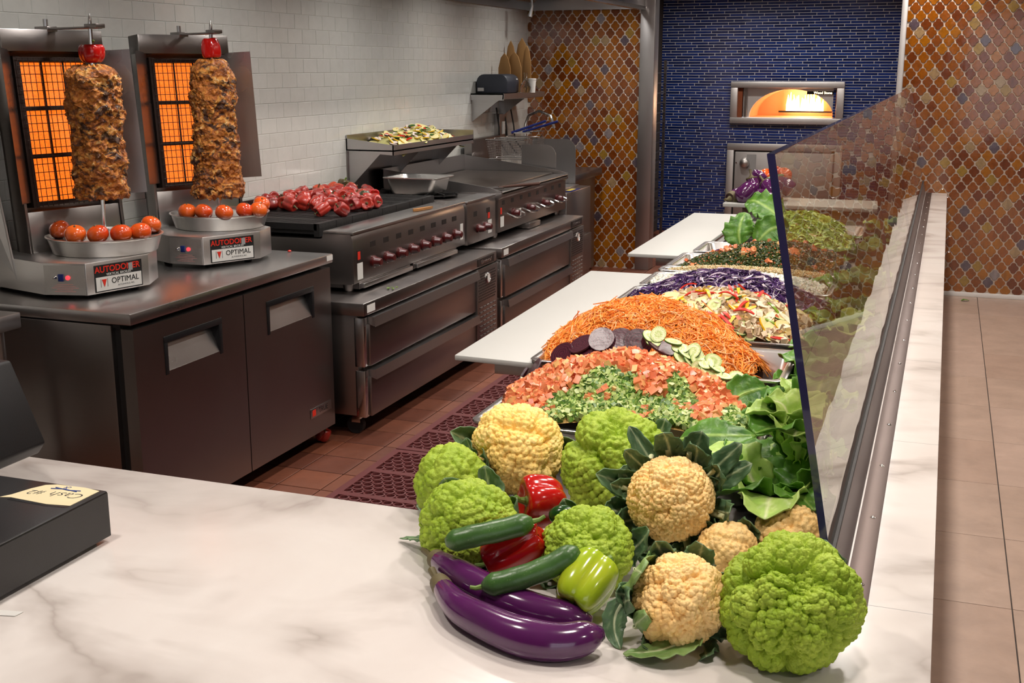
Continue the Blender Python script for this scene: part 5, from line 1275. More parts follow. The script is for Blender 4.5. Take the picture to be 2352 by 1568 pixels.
# ------------------------------------------------------------------ salad pans
PX0, PX1 = -1.030, -.336
PANS = [('large steel pan of diced tomato and cucumber nearest the camera', 2.525, 2.905, .85, .15), ('steel pan of shredded carrot beside the near cutting board', 2.955, 3.318, .90, .15),
        ('steel pan of mixed sliced vegetables behind the carrots', 3.38, 3.765, .90, .12), ('steel pan heaped with shredded red cabbage', 3.835, 4.16, .90, .12),
        ('steel pan of crumbled white cheese behind the red cabbage', 4.19, 4.49, .90, .10), ('shallow steel pan of pale couscous', 4.50, 4.615, .905, .05), ('steel pan of green tabbouleh', 4.63, 5.01, .90, .12)]
for lab, y0, y1, z, dp in PANS: hotel_pan(lab, PX0, PX1, y0, y1, z, dp, 'food_pan', 'salad pans in the cold well')
hotel_pan('small steel pan of pickled purple cabbage by the far cutting board', -1.005, -.80, 5.06, 5.38, .90, .10, 'food_pan', 'salad pans in the cold well')
hotel_pan('far steel pan of shredded lettuce', -.79, PX1, 5.30, 5.72, .90, .10, 'food_pan', 'salad pans in the cold well')
hotel_pan('farthest steel pan of shredded lettuce below the white shelf', -.95, PX1, 5.80, 6.18, .90, .10, 'food_pan', 'salad pans in the cold well')

def rotmats(n, rn):
    q = rn.normal(size=(n, 4)); q /= np.linalg.norm(q, axis=1)[:, None]; w, x, y, z = q.T
    return np.stack([1-2*(y*y+z*z), 2*(x*y-z*w), 2*(x*z+y*w), 2*(x*y+z*w), 1-2*(x*x+z*z), 2*(y*z-x*w), 2*(x*z-y*w), 2*(y*z+x*w), 1-2*(x*x+y*y)], 1).reshape(n, 3, 3)
_g = [(x, y, z) for x in (-1, 0, 1) for y in (-1, 0, 1) for z in (-1, 0, 1) if (x, y, z) != (0, 0, 0)]
BOX_V = np.array([(-1,-1,-1),(1,-1,-1),(1,1,-1),(-1,1,-1),(-1,-1,1),(1,-1,1),(1,1,1),(-1,1,1)]) * .5
_gi = {q: i for i, q in enumerate(_g)}; _ff = []
for ax_ in range(3):
    for sg in (-1, 1):
        o1, o2 = [(1, 2), (2, 0), (0, 1)][ax_]
        for i in (-1, 0):
            for j in (-1, 0):
                quad = []
                for di, dj in ((0, 0), (1, 0), (1, 1), (0, 1)):
                    c = [0, 0, 0]; c[ax_] = sg; c[o1] = i + di; c[o2] = j + dj; quad.append(_gi[tuple(c)])
                _ff.append(quad if sg > 0 else quad[::-1])
_gv = np.array(_g, float); _nr = _gv / np.linalg.norm(_gv, axis=1)[:, None]
CUBE_V = (_gv * .86 + _nr * 1.12 * .14) * .52
CUBE_F = np.array(_ff); NCV = len(CUBE_V)
BOX_F = np.array([(0,3,2,1),(4,5,6,7),(0,1,5,4),(1,2,6,5),(2,3,7,6),(3,0,4,7)])
def core(hf, x0, x1, y0, y1, z0, nx=44, ny=26, drop=.006):
    X, Y = np.meshgrid(np.linspace(x0, x1, nx), np.linspace(y0, y1, ny)); Z = np.maximum(z0 - .05, hf(X, Y) - drop)
    V = np.stack([X, Y, Z], -1).reshape(-1, 3); F = [(j*nx+i, j*nx+i+1, (j+1)*nx+i+1, (j+1)*nx+i) for j in range(ny-1) for i in range(nx-1)]
    return V, np.array(F)
def dice_heap(name, label, cat, hf, box, z0, n, size, mat, seed, mask=None, jit=.006, stretch=(.7, 1.3), parent=None, withcore=True, lift=0.0):
    rn = np.random.default_rng(seed); x0, x1, y0, y1 = box
    X = rn.uniform(x0, x1, n * 3); Y = rn.uniform(y0, y1, n * 3)
    ok = hf(X, Y) > z0 - .02
    if mask is not None: ok &= mask(X, Y, rn)
    X, Y = X[ok][:n], Y[ok][:n]; n = len(X); Z = hf(X, Y) + rn.uniform(-jit, jit, n) + lift
    CV, CF = (CUBE_V, CUBE_F) if size > .0095 and n > 800 and 'mushroom' not in name else (BOX_V, BOX_F); NCV = len(CV)
    R = rotmats(n, rn); S = size * rn.uniform(stretch[0], stretch[1], (n, 1, 3)); C = CV[None] * S * (1 + rn.uniform(-.12, .12, (n, NCV, 1)))
    V = np.einsum('nij,nkj->nki', R, C) + np.stack([X, Y, Z], 1)[:, None]
    F = (CF[None] + (np.arange(n) * NCV)[:, None, None]).reshape(-1, 4); V = V.reshape(-1, 3)
    if withcore:
        cv, cf = core(hf, x0, x1, y0, y1, z0); F = np.vstack([F, cf + len(V)]); V = np.vstack([V, cv])
    me_ = np_mesh(name, V, F, True); me_.set_sharp_from_angle(angle=math.radians(50)); o = link(name, me_, mat); tag(o, label, cat, kind='stuff'); return o
def shred_heap(name, label, cat, hf, box, z0, n, length, width, thick, mat, seed, curl=.4, mask=None, lift=.004, layers=.012):
    rn = np.random.default_rng(seed); x0, x1, y0, y1 = box; X = rn.uniform(x0, x1, n * 3); Y = rn.uniform(y0, y1, n * 3); ok = hf(X, Y) > z0 - .02
    if mask is not None: ok &= mask(X, Y, rn)
    X, Y = X[ok][:n], Y[ok][:n]; n = len(X); e = .004
    Z = hf(X, Y); gx_ = (hf(X + e, Y) - hf(X - e, Y)) / (2*e); gy_ = (hf(X, Y + e) - hf(X, Y - e)) / (2*e)
    N = np.stack([-gx_, -gy_, np.ones(n)], 1); N /= np.linalg.norm(N, axis=1)[:, None]
    A = rn.normal(size=(n, 3)); T = A - (A * N).sum(1)[:, None] * N; T /= np.linalg.norm(T, axis=1)[:, None]
    T = T + N * rn.uniform(-.12, .26, (n, 1)); T /= np.linalg.norm(T, axis=1)[:, None]
    B = np.cross(N, T); B /= np.linalg.norm(B, axis=1)[:, None]; N2 = np.cross(T, B)
    L = length * rn.uniform(.5, 1.4, n); m = 6; s = np.linspace(-.5, .5, m); k1 = rn.normal(0, curl, n) / length; k2 = -np.abs(rn.normal(0, curl * .35, n)) / length
    P0 = np.stack([X, Y, Z + rn.uniform(-layers, lift, n)], 1)
    sl = s[None, :] * L[:, None]
    P = P0[:, None] + T[:, None] * sl[..., None] + B[:, None] * (k1[:, None] * sl ** 2)[..., None] + N2[:, None] * (k2[:, None] * sl ** 2)[..., None]
    tw = rn.uniform(0, 3.14, n)[:, None] + s[None] * rn.normal(0, 1.2, n)[:, None]
    Bs = B[:, None] * np.cos(tw)[..., None] + N2[:, None] * np.sin(tw)[..., None]; Ns = -B[:, None] * np.sin(tw)[..., None] + N2[:, None] * np.cos(tw)[..., None]
    wv = (width * rn.uniform(.7, 1.3, n))[:, None] * (1 - .5 * np.abs(s * 2) ** 3)[None]
    corners = [(1, 1), (-1, 1), (-1, -1), (1, -1)]
    V = np.stack([P + Bs * (a * wv / 2)[..., None] + Ns * (b * thick / 2) for a, b in corners], 2).reshape(-1, 3)
    f = []
    for i in range(m - 1):
        for c in range(4): c2 = (c + 1) % 4; f.append((i*4 + c, i*4 + c2, (i+1)*4 + c2, (i+1)*4 + c))
    f += [(0, 3, 2, 1), ((m-1)*4, (m-1)*4+1, (m-1)*4+2, (m-1)*4+3)]; f = np.array(f)
    F = (f[None] + (np.arange(n) * 4 * m)[:, None, None]).reshape(-1, 4)
    cv, cf = core(hf, x0, x1, y0, y1, z0, drop=.007); F = np.vstack([F, cf + len(V)]); V = np.vstack([V, cv])
    o = link(name, np_mesh(name, V, F, False), mat); tag(o, label, cat, kind='stuff'); return o
def dome(cx, cy, rx, ry, zb, zt, p=1.6, lump=.0, q=0):
    def f(X, Y):
        d = np.sqrt(((X - cx) / rx) ** 2 + ((Y - cy) / ry) ** 2); h = np.clip(1 - d ** p, -.5, 1)
        return zb + (zt - zb) * h + lump * np.sin(X * 31 + q) * np.sin(Y * 37 + q * 2)
    return f
# near pan: tomato ridge behind, cucumber slope in front
zpk = float(at(1430, 815, 2.80)[2])
_f1 = dome(-.70, 2.775, .335, .19, .845, zpk, 1.7, .006, 1); _f2 = dome(-.62, 2.68, .33, .20, .845, .90, 2.2)
hf1 = lambda X, Y: np.maximum(_f1(X, Y), _f2(X, Y))
def cuke_zone(X, Y): return (Y < 2.735 - .55 * np.abs(X + .60) ** 1.5 + .018 * np.sin(X * 40)) & (X > -.90 + .4 * (Y - 2.55)) & ~((np.abs(X + .615) < .035) & (Y > 2.66)) & ~((X > -.50) & (X < -.44) & (Y > 2.58))
BX1 = (PX0 + .03, PX1 - .05, 2.555, 2.905)
dice_heap('diced_tomato', 'heap of diced red tomato in the nearest steel pan', 'diced tomato', hf1, BX1, .845, 2300, .0165, M['tomato_dice'], 61, lambda X, Y, r: (~cuke_zone(X, Y)) & (X < -.40), jit=.009, lift=.004)
dice_heap('diced_cucumber', 'slope of diced green cucumber in front of the diced tomato', 'diced cucumber', hf1, BX1, .845, 2900, .0105, M['cuke_dice'], 62, lambda X, Y, r: cuke_zone(X, Y) | ((X > -.46) & (Y < 2.72)), withcore=False, jit=.007, lift=.004)
dice_heap('scattered_tomato_dice', 'few tomato dice strewn over the diced cucumber', 'diced tomato', hf1, (-.92, -.42, 2.55, 2.72), .845, 110, .0135, M['tomato_dice'], 63, lambda X, Y, r: np.sin(X * 29 + 1) * np.sin(Y * 47) > .35, withcore=False, lift=.008)
# carrots
zc = float(at(1540, 690, 3.15)[2])
_c1 = dome(-.735, 3.145, .325, .21, .885, zc, 1.9, .006, 3)
shred_heap('shredded_carrot', 'tall heap of shredded orange carrot in the second pan', 'shredded carrot', _c1, (PX0 + .02, PX1 - .10, 2.965, 3.33), .885, 5900, .060, .0034, .0026, M['carrot'], 64, 1.2, layers=.006, lift=.006)
# mixed vegetables core (pieces follow below)
zv = float(at(1650, 668, 3.58)[2]); zv2 = float(at(1680, 622, 4.0)[2])
hv = dome(-.62, 3.57, .34, .23, .89, zv, 1.7, .004, 2)
M['mush_dice'] = food('chopped_mushroom', [(0, srgb(232, 216, 186)), (.4, srgb(206, 182, 146)), (.6, srgb(240, 228, 206)), (.75, srgb(150, 116, 80)), (.88, srgb(226, 204, 130)), (1, srgb(206, 70, 40))], rough=.45)
dice_heap('chopped_mushroom', 'bed of pale chopped mushroom under the mixed vegetable slices', 'mushroom', hv, (PX0 + .02, PX1 - .01, 3.40, 3.77), .89, 1500, .016, M['mush_dice'], 75, stretch=(.4, 1.5))
shred_heap('shredded_red_cabbage', 'purple heap of shredded red cabbage behind the mixed vegetables', 'red cabbage', dome(-.66, 3.99, .35, .20, .885, zv2, 1.8, .005, 4), (PX0 + .02, PX1 - .01, 3.82, 4.17), .885, 2600, .055, .0065, .0012, M['red_cabbage'], 65, .9, layers=.014, lift=.010)
dice_heap('crumbled_cheese', 'white crumbled cheese filling the pan behind the red cabbage', 'cheese', dome(-.68, 4.34, .36, .19, .885, .925, 3), (PX0 + .03, PX1 - .03, 4.215, 4.465), .885, 2600, .008, M['feta'], 66)
dice_heap('couscous', 'pale couscous flecked with orange in front of the tabbouleh', 'couscous', dome(-.66, 4.56, .36, .09, .890, .918, 3), (PX0 + .03, PX1 - .03, 4.515, 4.60), .885, 3000, .004, M['couscous'], 67)
zt_ = float(at(1745, 552, 4.86)[2])
dice_heap('tabbouleh', 'dark green chopped tabbouleh with tomato bits', 'tabbouleh', dome(-.60, 4.84, .37, .21, .885, zt_, 1.6, .004, 5), (PX0 + .03, PX1 - .02, 4.645, 5.01), .885, 7500, .0068, M['tabbouleh'], 68, jit=.006)
dice_heap('tomato_topping', 'tomato dice scattered over the tabbouleh', 'diced tomato', dome(-.60, 4.84, .37, .21, .885, zt_, 1.6, .004, 5), (PX0 + .05, PX1 - .04, 4.66, 5.0), .885, 90, .015, M['tomato_dice'], 69, lambda X, Y, r: np.sin(X * 33) * np.sin(Y * 41 + 2) > .3, withcore=False, lift=.006)
shred_heap('pickled_purple_cabbage', 'shiny purple pickled cabbage in the small far pan', 'pickled cabbage', dome(-.88, 5.23, .12, .17, .84, .885, 2), (-.975, -.83, 5.09, 5.35), .835, 420, .03, .007, .0015, M['purple_salad'], 70, .8)
for nm, cx, cy, lab in (('shredded_lettuce', -.56, 5.51, 'mound of shredded pale lettuce behind the tabbouleh'), ('shredded_lettuce', -.64, 5.99, 'farther mound of shredded lettuce below the white shelf')):
    h = .105 if cy < 5.7 else .09
    shred_heap(nm, lab, 'lettuce', dome(cx, cy, .24, .2, .885, .885 + h, 1.8, .004, 6), (cx - .20, cx + .20, cy - .18, cy + .18), .885, 900, .05, .010, .0012, M['lettuce_shred'], 71 + int(cy * 10), .8, lift=.012)

# ------------------------------------------------------------------ single slices
def disc_mesh(name, r, th, flesh, skin, seed, oval=1.0, half=False):
    rn = random.Random(seed); n = 18; m = MB(); ring_ = []
    L = []
    for z, s in ((-th/2, .90), (-th/2, .985), (-th*.3, 1.0), (th*.3, 1.0), (th/2, .985), (th/2, .90)):
        L.append([(r * s * oval * math.cos(2*PI*k/n) * (1 + .03 * math.sin(3*2*PI*k/n + seed)), r * s * (math.sin(2*PI*k/n) if not half else max(-.1, math.sin(2*PI*k/n))), z + .08 * r * (math.cos(2*PI*k/n) ** 2) * (seed % 3 - 1)) for k in range(n)])
    m.loops(L); me = m.mesh(name, smooth=True, ang=50); me.materials.append(flesh); me.materials.append(skin)
    for p in me.polygons:
        c = p.center; p.material_index = 1 if (math.hypot(c.x / oval, c.y) > r * .955 and len(p.vertices) == 4) else 0
    return me
def fmat(name, col, rough=.45, sss=.0, ns=60, amt=.12):
    return plain(name, srgb(*col), rough, 0, ns, amt, sss=sss, sssr=(.01, .01, .005), ssss=.3)
M['cuke_flesh'] = fmat('cucumber_flesh', (204, 216, 160)); M['cuke_rim'] = fmat('cucumber_rim', (58, 96, 36)); M['beet_flesh'] = fmat('beet_flesh', (74, 26, 42), .5, .0, 25, .3); M['beet_rim'] = fmat('beet_rim', (48, 20, 34), .4, .05)
M['zuc_flesh'] = fmat('zucchini_flesh', (226, 214, 150)); M['red_strip'] = fmat('red_pepper_strip', (206, 40, 22), .35); M['yel_strip'] = fmat('yellow_pepper_strip', (240, 190, 20), .35); M['mush_flesh'] = fmat('mushroom_flesh', (224, 204, 172), .5); M['mush_rim'] = fmat('mushroom_rim', (150, 112, 74), .5); M['grn_strip'] = fmat('green_pepper_strip', (120, 150, 40), .25); M['onion'] = fmat('onion', (226, 210, 200), .3)
def strip_mesh(name, L, w, th, mat, curl, seed):
    n = 9; V = []; F = []
    for i in range(n):
        s = i / (n - 1) - .5; a = s * curl; R_ = L / max(.2, abs(curl)); x = R_ * math.sin(a) ; z = R_ * (math.cos(a) - math.cos(curl / 2)); ww = w * (1 - .6 * abs(2*s) ** 3)
        nx, nz = math.sin(a), math.cos(a)
        for sy, st_ in ((-1, 0), (1, 0), (1, 1), (-1, 1)): V.append((x + nx * th * st_, sy * ww / 2, z + nz * th * st_))
    for i in range(n - 1):
        for c in range(4): F.append((i*4 + c, i*4 + (c+1) % 4, (i+1)*4 + (c+1) % 4, (i+1)*4 + c))
    m = MB(); m.add(V, F + [(0, 3, 2, 1), ((n-1)*4, (n-1)*4+1, (n-1)*4+2, (n-1)*4+3)]); me = m.mesh(name, smooth=True, ang=50); me.materials.append(mat); return me
def orient(n, spin, tilt, rs):
    n = Vector(n).normalized() + Vector((rs.uniform(-1, 1), rs.uniform(-1, 1), rs.uniform(-1, 1))) * tilt
    return (Vector((0, 0, 1)).rotation_difference(n.normalized()).to_matrix() @ Matrix.Rotation(spin, 3, 'Z')).to_euler()
t = NT('beet_flesh_rings'); wv = t.n('ShaderNodeTexWave', wave_type='RINGS', rings_direction='SPHERICAL'); wv.inputs['Scale'].default_value = 42; wv.inputs['Distortion'].default_value = 2.0; t.l(t.coord(), wv.inputs['Vector'])
t.set(color=t.mix(wv.outputs['Fac'], srgb(48, 16, 28), srgb(82, 30, 46)), rough=.32); t.bump(t.noise(60, 3), .3, .003); M['beet_flesh'] = t.m
t = NT('cucumber_flesh_seeds'); wv = t.n('ShaderNodeTexWave', wave_type='RINGS', rings_direction='SPHERICAL'); wv.inputs['Scale'].default_value = 22; wv.inputs['Distortion'].default_value = 1.5; t.l(t.coord(), wv.inputs['Vector'])
t.set(color=t.mix(wv.outputs['Fac'], srgb(222, 228, 178), srgb(186, 204, 128)), rough=.3); t.bump(t.voro(260), .3, .002); M['cuke_flesh'] = t.m
rs = random.Random(90)
cm = [disc_mesh('cucumber_slice', .0205, .0045, M['cuke_flesh'], M['cuke_rim'], s, 1.15) for s in (1, 2, 3)]
bm2 = [disc_mesh('beet_slice', .036, .006, M['beet_flesh'], M['beet_rim'], s, 1.1) for s in (1, 2, 3)]
beets = [(1197, 872, 2.90, (-1, -.2, .5), 'leftmost beet slice standing at the edge of the tomato pan'), (1226, 852, 2.925, (-.9, -.4, .5), 'second beet slice from the left leaning at the pan corner'), (1290, 812, 2.945, (-.3, -.5, .9), 'beet slice lying against the carrots left of the tomato ridge'), (1335, 790, 2.955, (-.2, -.6, .9), 'beet slice overlapping the left side of the carrot heap'), (1382, 780, 2.95, (0, -.7, .8), 'topmost beet slice on the carrot heap'), (1424, 778, 2.96, (.1, -.6, .9), 'beet slice behind the middle of the tomato ridge'), (1466, 785, 2.95, (.05, -.8, .7), 'broad beet slice facing the camera behind the tomato ridge'), (1345, 808, 2.935, (0, -.4, 1), 'beet slice tucked low behind the tomato dice'), (1520, 796, 2.93, (.2, -.25, 1), 'rightmost beet slice lying flat beside the cucumber slices')]
for k, (u, v, Y, n, lab) in enumerate(beets):
    o = link('beet_slice', bm2[k % 3], None, None, at(u, v, Y), orient(n, rs.uniform(0, 6), .22, rs)); tag(o, lab, 'beet slice', 'beet slices around the tomato pan')
cuk = [(1492, 772, 2.94), (1512, 768, 2.94), (1500, 782, 2.93), (1547, 785, 2.93), (1562, 800, 2.92), (1575, 812, 2.91), (1592, 806, 2.92), (1566, 822, 2.90), (1585, 830, 2.90), (1604, 826, 2.91), (1622, 834, 2.90), (1604, 845, 2.89), (1628, 850, 2.89), (1646, 846, 2.90), (1640, 862, 2.88), (1662, 864, 2.88), (1625, 874, 2.87), (1655, 880, 2.87), (1692, 868, 2.89), (1640, 892, 2.85), (1612, 860, 2.875), (1600, 815, 2.92), (1638, 828, 2.92), (1690, 745, 3.42), (1712, 750, 3.42), (1700, 762, 3.41), (1724, 768, 3.41), (1640, 700, 3.46), (1625, 690, 3.5), (1716, 780, 3.40)]
for k, (u, v, Y) in enumerate(cuk):
    p = at(u, v, Y); o = link('cucumber_slice', cm[k % 3], None, None, p, orient((.3, -.5, .8), rs.uniform(0, 6), .45, rs))
    tag(o, 'pale cucumber slice in the spill between diced tomato and carrots' if Y < 3.1 else 'cucumber slice at the carrot side of the mixed vegetable pan', 'cucumber slice', 'cucumber slices')
kinds = [('red_pepper_strip', 'thin red pepper strip in the mixed vegetable pan', [strip_mesh('red_pepper_strip', .075, .009, .004, M['red_strip'], c, 1) for c in (.6, 1.6)], 20), ('yellow_pepper_strip', 'yellow pepper strip in the mixed vegetable pan', [strip_mesh('yellow_pepper_strip', .06, .010, .004, M['yel_strip'], c, 1) for c in (.5, 1.5)], 13),
         ('zucchini_slice', 'pale squash slice in the mixed vegetable pan', [disc_mesh('zucchini_slice', .021, .006, M['zuc_flesh'], M['cuke_rim'] if q else M['yel_strip'], q, 1.7) for q in (0, 1)], 34), ('mushroom_slice', 'sliced mushroom in the mixed vegetable pan', [disc_mesh('mushroom_slice', .019, .005, M['mush_flesh'], M['mush_rim'], q, 1.25, True) for q in (1, 2)], 46), ('green_pepper_strip', 'green pepper strip in the mixed vegetable pan', [strip_mesh('green_pepper_strip', .055, .008, .004, M['grn_strip'], .8, 1)], 8)]
for nm, lab, ms, n in kinds:
    for k in range(n):
        for _ in range(30):
            x = rs.uniform(PX0 + .25, PX1 - .03); y = rs.uniform(3.405, 3.72)
            if nm in ('mushroom_slice',) and x < -.62: continue
            if 'pepper' in nm and x > -.45 and rs.random() < .7: continue
            z = float(hv(np.array(x), np.array(y)))
            if z > .885: break
        e = .01; n_ = (-(hv(x + e, y) - hv(x - e, y)) / (2*e), -(hv(x, y + e) - hv(x, y - e)) / (2*e), 1)
        o = link(nm, ms[k % len(ms)], None, None, (x, y, z + rs.uniform(.002, .012)), orient(n_, rs.uniform(0, 6), .35, rs)); tag(o, lab, nm.replace('_', ' ').replace('red ', '').replace('yellow ', '').replace('green ', ''), nm.replace('_', ' ') + 's in the mixed pan')
# sliced vegetables on the wall shelf tray
sh0 = (WALL_X + .16, 7.02, 1.205)
hs = dome(sh0[0], sh0[1], .17, .52, 1.203, 1.305, 1.8, .004, 7)
cv, cf = core(hs, WALL_X + .02, WALL_X + .305, 6.55, 7.58, 1.203, drop=.004); o = link('chopped_squash', np_mesh('chopped_squash', cv, cf, True), plain('squash_mix', srgb(196, 190, 120), .5, 0, 60, .3)); tag(o, 'bed of chopped squash on the wall shelf tray', 'squash', kind='stuff')
tray_kinds = [('squash_slice', 'pale yellow squash slice on the wall shelf tray', [disc_mesh('squash_slice', .024, .006, M['zuc_flesh'], M['yel_strip'] if q else M['cuke_rim'], q, 1.5) for q in (0, 1)], 95), ('roast_pepper_strip', 'red pepper strip on the wall shelf tray', [strip_mesh('roast_pepper_strip', .05, .012, .004, M['red_strip'], .8, 1)], 26), ('onion_petal', 'white onion petal on the wall shelf tray', [strip_mesh('onion_petal', .04, .014, .003, M['onion'], 1.4, 1)], 34), ('eggplant_slice', 'dark rimmed eggplant slice on the wall shelf tray', [disc_mesh('eggplant_slice', .022, .005, M['onion'], M['beet_rim'], 1, 1.2)], 16), ('green_leaf_bit', 'green pepper piece on the wall shelf tray', [strip_mesh('green_leaf_bit', .05, .024, .003, M['cuke_rim'], .5, 1)], 7)]
for nm, lab, ms, n in tray_kinds:
    for k in range(n):
        for _ in range(30):
            x = rs.uniform(WALL_X + .03, WALL_X + .30); y = rs.uniform(6.58, 7.56); z = float(hs(np.array(x), np.array(y)))
            if z > 1.205: break
        n_ = (rs.uniform(-.1, .5), rs.uniform(-.4, .2), 1)
        o = link(nm, ms[k % len(ms)], None, None, (x, y, z + rs.uniform(.002, .012)), orient(n_, rs.uniform(0, 6), .4, rs)); tag(o, lab, nm.replace('_', ' '), nm.replace('_', ' ') + 's on the wall tray')

# ------------------------------------------------------------------ lettuce along the glass
def lettuce(label, base, dirs, seed, mat='romaine', L=.22, W=.07, name='romaine_lettuce', group='lettuces along the glass'):
    t = thing(name, label, 'lettuce', base, 0, group); r = random.Random(seed)
    for k, d in enumerate(dirs):
        d = Vector(d).normalized(); out = Vector((d.x, d.y, 0)); l = L * r.uniform(.8, 1.2)
        p1 = d * l * .35 + Vector((0, 0, .02)); p2 = d * l * .7 + Vector((0, 0, .02)); p3 = d * l + out * .05 - Vector((0, 0, .015))
        nrm = (Vector((-out.x, -out.y, .0)) * .8 + Vector((0, 0, .6)))
        lf = add_leaf(t, M[mat] if not isinstance(mat, (list, tuple)) else M[mat[k % len(mat)]], [(0, 0, 0), tuple(p1), tuple(p2), tuple(p3)], W * r.uniform(.8, 1.25), tuple(nrm), ruffle=.13, cup=.35, seed=seed * 31 + k, ribw=.08, waves=4, shape=.95, base_w=.35, ns=26, nw=9)
        for v_ in lf.data.vertices:      # leaves press against the inside of the glass
            lim = -.1135 - .1876 * (v_.co.z + base[2] - LZ) - .022 - base[0]
            if v_.co.x > lim: v_.co.x = lim + (v_.co.x - lim) * .04; v_.co.z += .0
    return t
fan = lambda n, up, sd, a0=0, span=6.28: [(math.cos(a0 + span * k / n + .2 * math.sin(k * 7 + sd)), math.sin(a0 + span * k / n), up * (1 + .3 * math.sin(k * 5 + sd))) for k in range(n)]
lettuce('pale green lettuce head standing closest to the glass edge', at(1838, 1062, 2.33), fan(11, 1.6, 1), 1, ('romaine_pale', 'romaine_pale', 'romaine_pale', 'romaine'), .13, .062)
lettuce('dark romaine spreading behind the right orange cauliflower', at(1775, 1190, 2.24), fan(11, .75, 2), 2, ('romaine', 'romaine', 'romaine_pale'), .17, .07)
lettuce('leafy romaine hanging between tomato pan and glass', (-.27, 2.42, .735), fan(9, .8, 3), 3, 'romaine', .115, .055)
lettuce('dark romaine beside the corner of the tomato pan', (-.255, 2.66, .74), fan(9, 1.2, 4), 4, 'romaine', .13, .05)
for k, (y, lab) in enumerate(((2.88, 'dark romaine below the right corner of the carrot pan'), (3.12, 'dark romaine right of the carrot pan'), (3.42, 'romaine right of the mixed vegetable pan'), (3.72, 'romaine right of the mushrooms'), (4.05, 'romaine right of the red cabbage'), (4.40, 'romaine right of the white cheese pan'), (4.80, 'romaine right of the tabbouleh'), (5.25, 'romaine seen through the glass behind the tabbouleh'), (5.75, 'romaine seen through the glass at the shredded lettuce'), (6.3, 'farthest romaine seen through the glass'))):
    lettuce(lab, (-.262, y, .74 + .02 * (k % 2)), fan(9, 1.5, k + 5), 10 + k, 'romaine' if k % 3 else ('romaine', 'romaine_pale'), .19, .062)
MB().box(-.308, -.205, 2.14, 7.2, .60, .72).build('lettuce_trough', M['steel_dark'], salad_bar)
def lone(label, pts, w, n, mat='romaine', seed=0, **k):
    o = add_leaf(None, M[mat], pts, w, n, name='lettuce_leaf', seed=seed, **k); tag(o, label, 'lettuce leaf', 'single lettuce leaves')
lone('large flat green leaf lying on the front lip of the tomato pan', [at(1560, 1010, 2.52), at(1610, 1000, 2.50), at(1670, 1000, 2.50), at(1735, 1000, 2.53)], .052, (.1, -.6, .9), 'romaine', 201, ruffle=.06, cup=.05, stalk=.004)
lone('upright green leaf behind the diced cucumber at the pan corner', [at(1680, 925, 2.75), at(1705, 905, 2.77), at(1735, 895, 2.78), at(1760, 890, 2.80)], .05, (0, -1, .6), 'romaine', 202, ruffle=.10, stalk=.004)
lone('ruffled leaf draped over the right end of the tomato pan', [at(1700, 985, 2.66), at(1745, 962, 2.66), at(1780, 955, 2.66), at(1808, 985, 2.62)], .05, (.2, -.7, .7), 'romaine', 203, ruffle=.18)
lone('tall upright green leaf beside the far cutting board', [at(1700, 562, 5.1), at(1697, 535, 5.12), at(1702, 510, 5.15), at(1712, 488, 5.2)], .075, (-.2, -1, .2), 'romaine', 204, ruffle=.2, ribw=.04)
lone('broad green leaf hanging over the far white shelf', [at(1790, 500, 5.95), at(1765, 478, 6.0), at(1735, 462, 6.05), at(1715, 462, 6.1)], .085, (0, -1, .8), 'romaine', 205, ruffle=.22, ribw=.04)
lone('folded green leaf in front of the shredded lettuce', [at(1735, 560, 5.15), at(1765, 530, 5.18), at(1790, 522, 5.2), at(1812, 530, 5.2)], .07, (0, -1, .3), 'romaine', 206, ruffle=.2, ribw=.04)

# ------------------------------------------------------------------ far end shelf with eggplants and tomatoes
fs_ = thing('white_display_shelf', 'white raised shelf at the far end carrying eggplants', 'shelf', (-.80, 6.95, .885)); zs = .885
YS = 6.75
pL = at(1660, 466, YS); ztop = float(pL[2])
fs_.location = (float(pL[0]), YS, ztop)
MB().box(0, .85, 0, .42, -.022, 0).build('shelf_board', M['white_board'], fs_, bevel=.003); MB().box(.10, .80, .08, .36, -.12, -.022).build('shelf_box', M['white_board'], fs_, bevel=.004)
for x in (.14, .76): MB().box(x - .03, x + .03, .12, .30, -(ztop - .55), -.12).build('leg', M['steel'], fs_)
A = lambda u, v, Y=6.85: at(u, v, Y)
eggplant('eggplant lying at the left corner of the far white shelf', [A(1676, 456, 6.82), A(1700, 448, 6.9), A(1722, 436, 6.95)], [.03, .045, .048, .045, .04], .22, 'eggplants on the far shelf')
eggplant('bent eggplant rising behind the corner one on the far shelf', [A(1726, 408, 6.86), A(1728, 425, 6.85), A(1715, 440, 6.82), A(1692, 458, 6.80)], [.03, .035, .045, .05, .048, .04], .12, 'eggplants on the far shelf')
eggplant('upright eggplant pointing to the oven on the far shelf', [A(1720, 445, 7.0), A(1735, 420, 7.0), A(1750, 394, 7.0)], [.03, .042, .046, .048, .045], .1, 'eggplants on the far shelf')
eggplant('eggplant leaning right near the glass edge on the far shelf', [A(1756, 418, 6.9), A(1768, 432, 6.88), A(1782, 448, 6.85)], [.03, .045, .05, .05, .045], .12, 'eggplants on the far shelf')
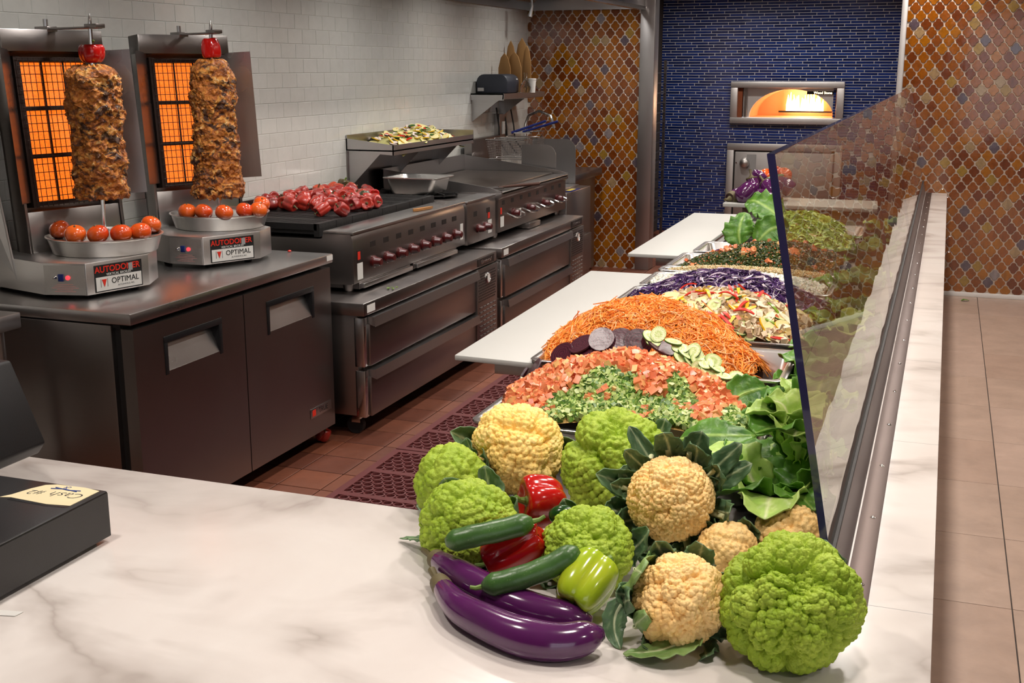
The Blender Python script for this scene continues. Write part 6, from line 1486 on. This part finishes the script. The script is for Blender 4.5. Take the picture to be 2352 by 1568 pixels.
eggplant('low dark eggplant behind the green leaf on the far shelf', [A(1780, 455, 6.84), A(1755, 452, 6.84), A(1725, 455, 6.83)], [.035, .045, .048, .045], .12, 'eggplants on the far shelf')
eggplant('eggplant just behind the glass edge on the far shelf', [A(1778, 418, 7.0), A(1800, 425, 7.0), A(1820, 440, 7.0)], [.035, .045, .05, .05], .2, 'eggplants on the far shelf')
for k, (u, v, lab) in enumerate(((1762, 404, 'small tomato beside the upright eggplant on the far shelf'), (1780, 398, 'tomato at the back of the far shelf, left of the glass edge'), (1800, 402, 'tomato behind the glass edge on the far shelf'))): tomato(lab, at(u, v, 7.12), .05, 70 + k, 'tomatoes on the far shelf')
pp = [at(1752, 418, 7.02), at(1770, 412, 7.02), at(1800, 402, 7.05)]; o = MB().tube([tuple(p) for p in catmull(pp, 10)], [.008, .016, .018, .018, .018, .018, .018, .017, .014, .006], 12).build('green_cucumber', M['cuke'], smooth=True); tag(o, 'thin green cucumber lying under the far tomatoes', 'cucumber')
# strays
o = MB().lathe([(.001, 0), (.008, .001), (.009, .004), (.004, .008)], 10, (0, 0, 0)).build('tomato_scrap', M['label_red'], loc=tuple(atz(665, 578, .8725))); tag(o, 'tiny red scrap on the fridge worktop beside the far grill', 'scrap')
m = MB(); r5 = random.Random(4)
for k in range(7): m.obox((r5.uniform(-.02, .02), r5.uniform(-.03, .03), .006), (.012, .008, .003), Matrix.Rotation(r5.uniform(0, 3), 3, 'Z') @ Matrix.Rotation(r5.uniform(-.6, .6), 3, 'X'))
o = m.build('herb_scrap', M['stem_green'], loc=tuple(atz(902, 663, .647))); tag(o, 'bit of green herb dropped on the near chef base top', 'herb', kind='stuff')
pepper('dropped red pepper on the floor behind the fridge caster', (float(atz(742, 1000, .03)[0]), float(atz(742, 1000, .03)[1]), .036), .040, .07, (.3, .2, 1), 'pep_roast', 401, 4)
lone('scrap of green leaf on the dining hall floor by the tiled wall', [atz(2207, 690, .004), atz(2216, 688, .012), atz(2226, 690, .004)], .02, (0, 0, 1), 'romaine', 207)
